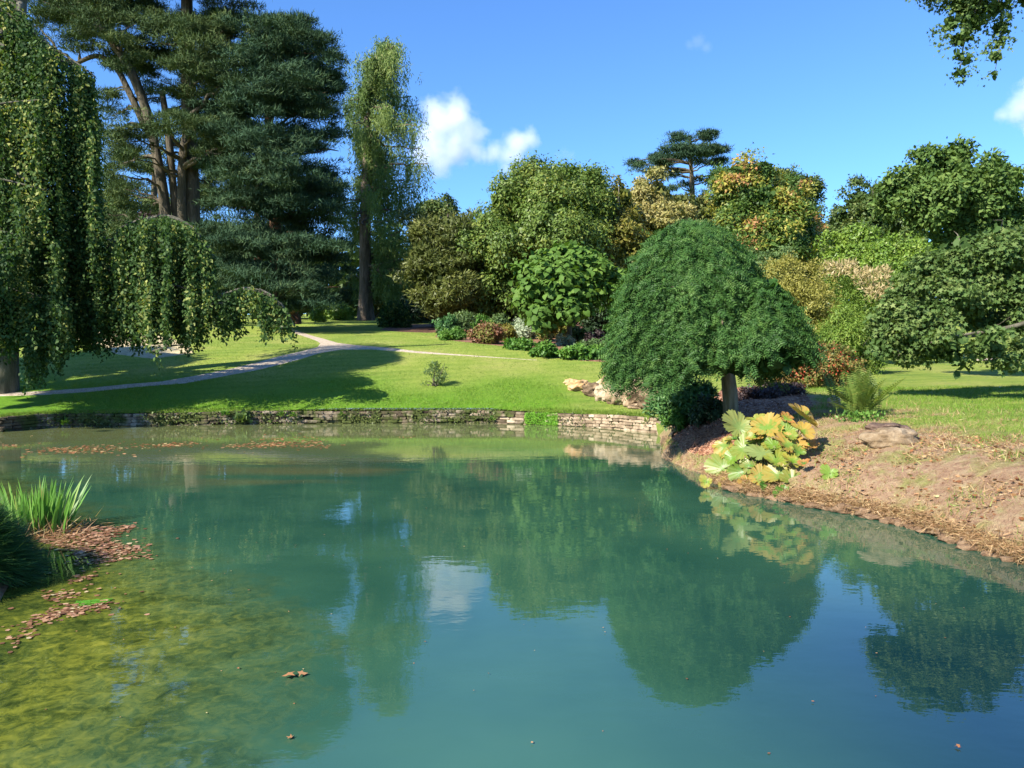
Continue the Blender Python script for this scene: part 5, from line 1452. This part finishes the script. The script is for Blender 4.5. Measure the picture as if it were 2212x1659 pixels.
# ------------------------------------------------------------------ iris, tussock, wall plants
ib = np.array([*water_pt(74, 1148), 0.0])
iris = thing('iris_clump', 'clump of upright bright green iris blades standing in the water at left', 'plant', ib)
for i in range(150):
    x0 = rng.normal() * .16; y0 = rng.normal() * .15
    f = x0 / .3 + rng.normal() * .35
    L_ = rng.uniform(.42, .72); ln = .17 * f + rng.normal() * .06; ly = y0 * .5 + rng.normal() * .1
    s = np.linspace(0, 1, 7)
    P = np.c_[x0 + ln * s ** 1.5 * L_ * 1.2, y0 + ly * s, -.04 + L_ * s * (1 - .10 * abs(ln) * s)] + ib
    w = .017 * np.array([.8, 1, 1.05, 1, .8, .5, .05])
    yaw = rng.uniform(-.8, .8); wv_ = np.array([math.cos(yaw), math.sin(yaw), 0])
    V = np.concatenate([P - wv_ * w[:, None], P + wv_ * w[:, None] + [0, 0, 0]])
    Fc = np.array([[k, k + 1, 8 + k, 7 + k] for k in range(6)])
    part('blade', [(V, Fc, rng.random())], M_iris, iris)
n = 700
P = ib + np.c_[rng.normal(size=n) * .28, rng.normal(size=n) * .18, rng.random(n) * .03]
part('dead_foliage', [scatter(BLADE, P, unit(rng.normal(size=(n, 3)) + [0, 0, .6]), rand_dir(n), rng.uniform(.1, .32, n), rng.random(n))], M_dry, iris, kind='stuff')
# tussock on left bank
tb = W(-10, 1290, 6.9); tb[2] = gz(tb[0], tb[1])
ch = []
n = 15000
th = rng.uniform(0, 6.28, n); r = np.sqrt(rng.random(n))
tx, ty = -5.4, 7.35
X = tx - .15 + r * .85 * np.cos(th) - .15 * r; Y = ty + r * 1.05 * np.sin(th)
Z = np.array(ground(X, Y)).clip(0) + .42 * (1 - r ** 2) * (.8 + .4 * rng.random(n))
out3 = np.c_[np.cos(th) * r + rng.normal(size=n) * .3, np.sin(th) * r + rng.normal(size=n) * .3, .9 - .9 * r + rng.normal(size=n) * .25]
ch.append(scatter((BLADE[0] * np.array([3.2 * .25, 1, 1]) * [1, 1, -2.2], BLADE[1]), np.c_[X, Y, Z], unit(out3), np.tile([0, 0, 1], (n, 1)) + rng.normal(size=(n, 3)) * .3, rng.uniform(.16, .34, n), np.clip(rng.random(n), 0, 1)))
hump = rock((tx - .25, ty, .02), (.62, .85, .38), 3, 3, .15)
single('grass_tussock', ch, M_tussock, (tx, ty, 0), 'shaggy dark green grass tussock on the near left bank', 'grass clump')
part('tussock_earth', [hump], M_earth, bpy.data.objects['grass_tussock'])
# plants on the wall
def rosette(label, u, v, r, n, mat, name='wall_plant', cat='plant', tm=KITE, up=.5):
    s_ = min(range(int(wd[-1] * 10)), key=lambda q: abs(wall_at(q / 10)[0] / wall_at(q / 10)[1] - (u - CU) / F)) / 10
    x, y, a = wall_at(s_); c = W(u, v, y - .14); rr = r * y / F
    d = rand_dir(n); d[:, 1] = -abs(d[:, 1]); d[:, 2] = abs(d[:, 2]) * 1.2 - .3
    P = c + d * rr * rng.uniform(.2, .9, n)[:, None]
    single(name, [scatter(tm, P, unit(d + [0, 0, up]), unit(d + rng.normal(size=(n, 3)) * .4), rr * rng.uniform(.4, .7, n), rng.random(n))], mat, c, label, cat)
rosette('big rounded blue green leafy plant growing out of the pond wall', 526, 906, 17, 90, M_soft, tm=HEART)
rosette('small leafy plant on top of the wall left of the large one', 488, 896, 11, 60, M_cover)
rosette('small leafy plant on the wall edge right of the large one', 610, 897, 9, 50, M_cover)
rosette('second small leafy plant right of the large wall plant', 634, 898, 9, 50, M_cover)
rosette('strap leaved fern on the right end of the pond wall', 1398, 916, 17, 34, M_bamboo, 'hart_tongue_fern', 'fern', NARROW, .9)
rosette('leafy sprig on the wall directly left of the algae patch', 1062, 906, 8, 40, M_cover)
rosette('tiny fern at the right side of the algae patch', 1205, 906, 8, 30, M_bamboo, tm=NARROW)
rosette('green sprig low on the mossy wall near its left end', 142, 914, 12, 60, M_cover)
rosette('yellowish leafy float in front of the pond wall', 968, 935, 15, 70, M_soft, 'floating_plant')
rosette('upright sprig at the wall under the small lawn shrub', 968, 908, 9, 30, M_bamboo, tm=NARROW)
rosette('tiny sprig high on the wall left of centre', 738, 896, 8, 36, M_cover)
n = 5200
uu = rng.uniform(1136, 1202, n) + rng.normal(size=n) * 2
tq = rng.random(n)
xs = []
for u, q in zip(uu, tq):
    y = np.interp((u - CU) / F, wl[:, 0] / wl[:, 1], wl[:, 1])
    xs.append([(u - CU) / F * y, y - .14 + rng.uniform(-.015, .015), .02 + .38 * q])
part('algae_patch', [scatter(CLUMP, np.array(xs), rand_dir(n), rng.normal(size=(n, 3)) * .5 + [0, -1, .3], rng.uniform(.02, .05, n), rng.random(n))], leaf_mat('algae', [(0, (.08, .20, .02)), (1, (.16, .34, .03))], .2), wall, kind='stuff')

# ------------------------------------------------------------------ things afloat
LEAFS = []
for i in range(6):
    V, Fc = star_leaf() if i % 2 else (CLUMP[0].copy(), CLUMP[1])
    V = V * [1, 1, .35]; V = V + np.c_[np.zeros((len(V), 2)), rng.uniform(0, .10, len(V))]
    me = build_mesh('floating_leaf', [(V, Fc, float(i) / 6 + .05)], M_raft); LEAFS.append((V, Fc, me))
def poly_sample(P, n):
    P = np.array(P, float); o = []
    while len(o) < n:
        q = rng.uniform(P.min(0), P.max(0), (n * 3, 2)); q = q[in_poly(q[:, 0], q[:, 1], P)]; o += list(q)
    o = np.array(o)[:n]
    return o
RAFT = np.array([water_pt(*p) for p in [(66, 1152), (100, 1144), (170, 1140), (300, 1136), (262, 1150), (236, 1166), (262, 1176), (305, 1186), (290, 1196), (236, 1202), (170, 1204), (128, 1184), (90, 1172)]])
rp = poly_sample(RAFT, 1300); rp = rp + rng.normal(size=rp.shape) * .04 + (rng.random((1300, 1)) < .12) * rng.normal(size=rp.shape) * .18
for i in range(250):
    x, y = rp[i]
    o = bpy.data.objects.new('floating_leaf', LEAFS[int(rng.integers(6))][2])
    o.location = (x, y, .006 + rng.random() * .012); o.rotation_euler = (rng.normal() * .12, rng.normal() * .12, rng.uniform(0, 6.28)); s_ = rng.uniform(.045, .085); o.scale = (s_, s_, s_)
    COL.objects.link(o); tag(o, 'brown dead leaf in the floating raft of leaves beside the iris clump', 'leaf', 'dead leaves in the raft beside the iris')
def float_stuff(name, label, P2, n, size, mat):
    q = P2; m = len(q)
    ax = np.c_[rng.normal(size=(m, 2)), np.zeros(m)]
    s = scatter((CLUMP[0] * [1, 1, .3], CLUMP[1]), np.c_[q, rng.uniform(.003, .014, m)], ax, np.tile([0, 0, 1.], (m, 1)) + rng.normal(size=(m, 3)) * .08, rng.uniform(.5, 1.2, m) * size, rng.random(m))
    o = part(name, [s], mat, None); tag(o, label, 'leaves', None, 'stuff')
float_stuff('leaf_raft', 'mass of small dead leaves filling the raft beside the iris', rp[250:], 0, .055, M_raft)
strips = [([(150, 1212), (245, 1204), (322, 1199), (318, 1203), (240, 1216), (170, 1222)], 200), ([(60, 1340), (110, 1322), (170, 1310), (235, 1302), (240, 1309), (185, 1325), (120, 1335), (70, 1350)], 420), ([(150, 1252), (200, 1242), (215, 1246), (160, 1258)], 70),
          ([(30, 1390), (60, 1352), (75, 1350), (45, 1385), (20, 1410)], 60), ([(0, 1218), (60, 1222), (120, 1232), (110, 1240), (0, 1240)], 90), ([(90, 1282), (180, 1275), (200, 1283), (110, 1300)], 120)]
fs = np.concatenate([poly_sample([water_pt(*p) for p in P], int(n * .55)) for P, n in strips]); fs = fs + rng.normal(size=fs.shape) * .05 + (rng.random((len(fs), 1)) < .15) * rng.normal(size=fs.shape) * .25
float_stuff('drifting_leaves', 'thin drifts of dead leaves on the dark water by the left bank', fs, 0, .05, M_raft)
strips = [([(80, 972), (140, 966), (180, 964), (250, 966), (240, 974), (180, 980), (100, 978)], 420), ([(315, 962), (370, 957), (420, 955), (400, 962), (330, 968)], 200), ([(490, 964), (560, 957), (640, 953), (690, 954), (680, 960), (600, 966), (520, 968)], 420), ([(640, 966), (720, 960), (690, 970)], 60), ([(0, 962), (30, 960), (20, 966), (0, 968)], 50),
          ([(560, 948), (650, 945), (640, 950), (570, 953)], 80), ([(860, 945), (880, 943), (880, 946)], 15)]
fs = np.concatenate([poly_sample([water_pt(*p) for p in P], int(n * .6)) for P, n in strips]); fs = fs + rng.normal(size=fs.shape) * np.array([.25, .12]) + (rng.random((len(fs), 1)) < .2) * rng.normal(size=fs.shape) * .8
float_stuff('far_drifting_leaves', 'drifts of tan leaves floating before the pond wall', fs, 0, .09, M_dead)
fs = poly_sample([water_pt(*p) for p in [(165, 1302), (240, 1295), (232, 1303), (180, 1310)]], 500)
float_stuff('floating_algae', 'bright green scrap of algae floating near the left bank', fs, 0, .035, leaf_mat('algae_float', [(0, (.05, .16, .01)), (1, (.10, .26, .02))], .2))
for lab, u, v, s_ in [('large curled brown leaf afloat in the middle of the near water', 612, 1462, .11), ('reddish broken leaf touching the large floating leaf', 640, 1463, .09), ('small orange leaf alone near the bottom edge', 635, 1597, .055), ('tiny pale leaf afloat left of the large curled leaf', 519, 1446, .035),
                      ('pale leaf floating by the reflection of the oak', 2078, 1617, .045), ('small leaf afloat left of centre below the drifting weed', 540, 1277, .03), ('yellow fallen blade floating right of the iris', 215, 1132, .12), ('small leaf afloat over the weed', 640, 1180, .04)]:
    x, y = water_pt(u, v)
    V, Fc = star_leaf(); V = V * [1, .9, 1.0]; V[:, 2] += rng.uniform(0, .2, len(V))
    if 'blade' in lab: V, Fc = NARROW[0] * [1, 1.6, 1], NARROW[1]
    me = build_mesh('floating_leaf', [(V, Fc, .4 + .5 * rng.random())], M_dead)
    o = bpy.data.objects.new('floating_leaf', me); o.location = (x, y, .008); o.scale = (s_, s_, s_); o.rotation_euler = (0, 0, rng.uniform(0, 6.28) if 'blade' not in lab else -1.2); COL.objects.link(o); tag(o, lab, 'leaf')

sp_ = poly_sample([water_pt(*p) for p in [(120, 1100), (700, 1020), (1400, 1010), (1700, 1120), (2150, 1300), (2200, 1650), (50, 1650), (60, 1330)]], 150)
float_stuff('floating_specks', 'tiny bits of leaf and seed scattered over the open water', sp_, 0, .016, M_dead)
# ------------------------------------------------------------------ grass and litter as real blades
def blades(name, label, n, region, mat, hmin, hmax, wmul=1.0, lean=.5, pw=1.0, tint=None, up=1.0, kindlabel='grass'):
    x0, x1, y0, y1 = region
    y = y0 + (y1 - y0) * rng.random(n) ** pw; x = rng.uniform(x0, x1, n) * (y / y1) if x0 < 0 else rng.uniform(x0, x1, n)
    k = ~in_poly(x, y, POND)
    for P in (PATH, BED, MULCH, CHIP, BARE): k &= ~in_poly(x, y, P)
    x, y = x[k], y[k]
    if name == 'bank_straw':
        k = (dryness(x, y) > .25 + .3 * rng.random(len(x))); x, y = x[k], y[k]
    if name == 'bank_grass':
        k = (vnoise(x * 2.2, y * 2.2 + 30) + .5 * vnoise(x * 6, y * 6) > .70 + .12 * rng.random(len(x)) - .35 * (dryness(x, y) < .35)); x, y = x[k], y[k]
    if name == 'long_grass':
        k = vnoise(x * .8, y * .8 + 30) * .6 + lush(x, y) * .6 > .55 + .3 * rng.random(len(x)); x, y = x[k], y[k]
    z = ground(x, y)
    m = len(x)
    t = unit(rng.normal(size=(m, 3)) * lean + [0, 0, up])
    nn = rng.normal(size=(m, 3)) * .5 + [0, -1, 0]
    s = scatter((BLADE[0] * [wmul, 1, 1], BLADE[1]), np.c_[x, y, z - .01], t, nn, rng.uniform(hmin, hmax, m), rng.random(m))
    o = part(name, [s], mat, None); tag(o, label, kindlabel, None, 'stuff')
blades('long_grass', 'longer bright grass near the top of the pond wall', 90000, (-20, 5, 24.8, 33), M_grass, .04, .10, 2.6, .6)
blades('lawn_tufts', 'short mown blades over the middle lawn', 90000, (-30, 14, 24.0, 52), M_lawnb, .03, .07, 6.0, .7, 1.3)
blades('bank_grass', 'sparse green tufts growing on the bare right bank', 90000, (3.6, 15, 7, 22), M_grass, .03, .10, 1.7, .5, .8)
blades('bank_straw', 'dry straw and dead grass lying on the right bank', 62000, (3.4, 14, 7, 18), M_dry, .05, .15, 1.5, 1.3, .9, up=.35)
n = 900
P = poly_sample([water_pt(*p) for p in bank_px[7:]] + [(7.6, 9.5), (7.2, 12), (5.5, 13)], n)
k = ~in_poly(P[:, 0], P[:, 1], POND); P = P[k]; z = ground(P[:, 0], P[:, 1])
o = part('leaf_litter', [scatter(CLUMP, np.c_[P, z + .012], np.c_[rng.normal(size=(len(P), 2)), np.zeros(len(P))], np.tile([0, 0, 1.], (len(P), 1)) + rng.normal(size=(len(P), 3)) * .35, rng.uniform(.03, .07, len(P)), rng.random(len(P)))], M_dead, None)
tag(o, 'fallen brown leaves scattered on the right bank', 'leaf litter', None, 'stuff')
# tangled roots, straw and clods right at the water line
n = 14000
sb_ = np.array([water_pt(*p) for p in bank_px[4:]] + [(6.6, 6.9)]); dd_ = np.r_[0, np.cumsum(np.linalg.norm(np.diff(sb_, axis=0), axis=1))]
s = rng.uniform(0, dd_[-1], n); x = np.interp(s, dd_, sb_[:, 0]) + rng.normal(size=n) * .07 + .05; y = np.interp(s, dd_, sb_[:, 1]) + rng.normal(size=n) * .07 + .05
z = np.maximum(ground(x, y), 0) + rng.random(n) * .07
o = part('shore_tangle', [scatter((BLADE[0] * [1.4, 1, 1], BLADE[1]), np.c_[x, y, z], unit(np.c_[rng.normal(size=n) - .5, rng.normal(size=n) - .5, rng.normal(size=n) * .5 - .1]), rand_dir(n), rng.uniform(.05, .16, n), rng.random(n) * .8)], M_dry, None)
tag(o, 'dry roots and straw hanging over the waterline of the right bank', 'dead grass', None, 'stuff')
n = 26; lumps = []
for i in range(110):
    s0 = rng.uniform(0, dd_[-1]); x = np.interp(s0, dd_, sb_[:, 0]) + .03 + rng.normal() * .04; y = np.interp(s0, dd_, sb_[:, 1]) + .04 + rng.normal() * .04
    lumps.append(rock((x, y, rng.uniform(-.01, .05)), rng.uniform(.03, .17, 3) * [1.2, 1, .45], i, 2, .6, 2.2))
o = part('bank_edge', lumps, stone_mat('bank_dirt', [(.3, (.07, .04, .022)), (.5, (.17, .10, .055)), (.7, (.30, .20, .12))], 6, 1.0), None, False); o['kind'] = 'structure'
# mulch chips as loose pieces
n = 7000
q = poly_sample(CHIP, n); k = ~in_poly(q[:, 0], q[:, 1], POND); q = q[k]
o = part('loose_bark', [scatter(CLUMP, np.c_[q, ground(q[:, 0], q[:, 1]) + .01], np.c_[rng.normal(size=(len(q), 2)), rng.normal(size=len(q)) * .2], np.tile([0, 0, 1.], (len(q), 1)) + rng.normal(size=(len(q), 3)) * .5, rng.uniform(.02, .06, len(q)), rng.random(len(q)))],
         leaf_mat('bark_piece', [(0, (.12, .05, .03)), (.6, (.27, .13, .08)), (1, (.42, .26, .17))], 0), None)
tag(o, 'loose reddish bark chips around the dome tree', 'bark mulch', None, 'stuff')
print('TRIS', TRI[0])
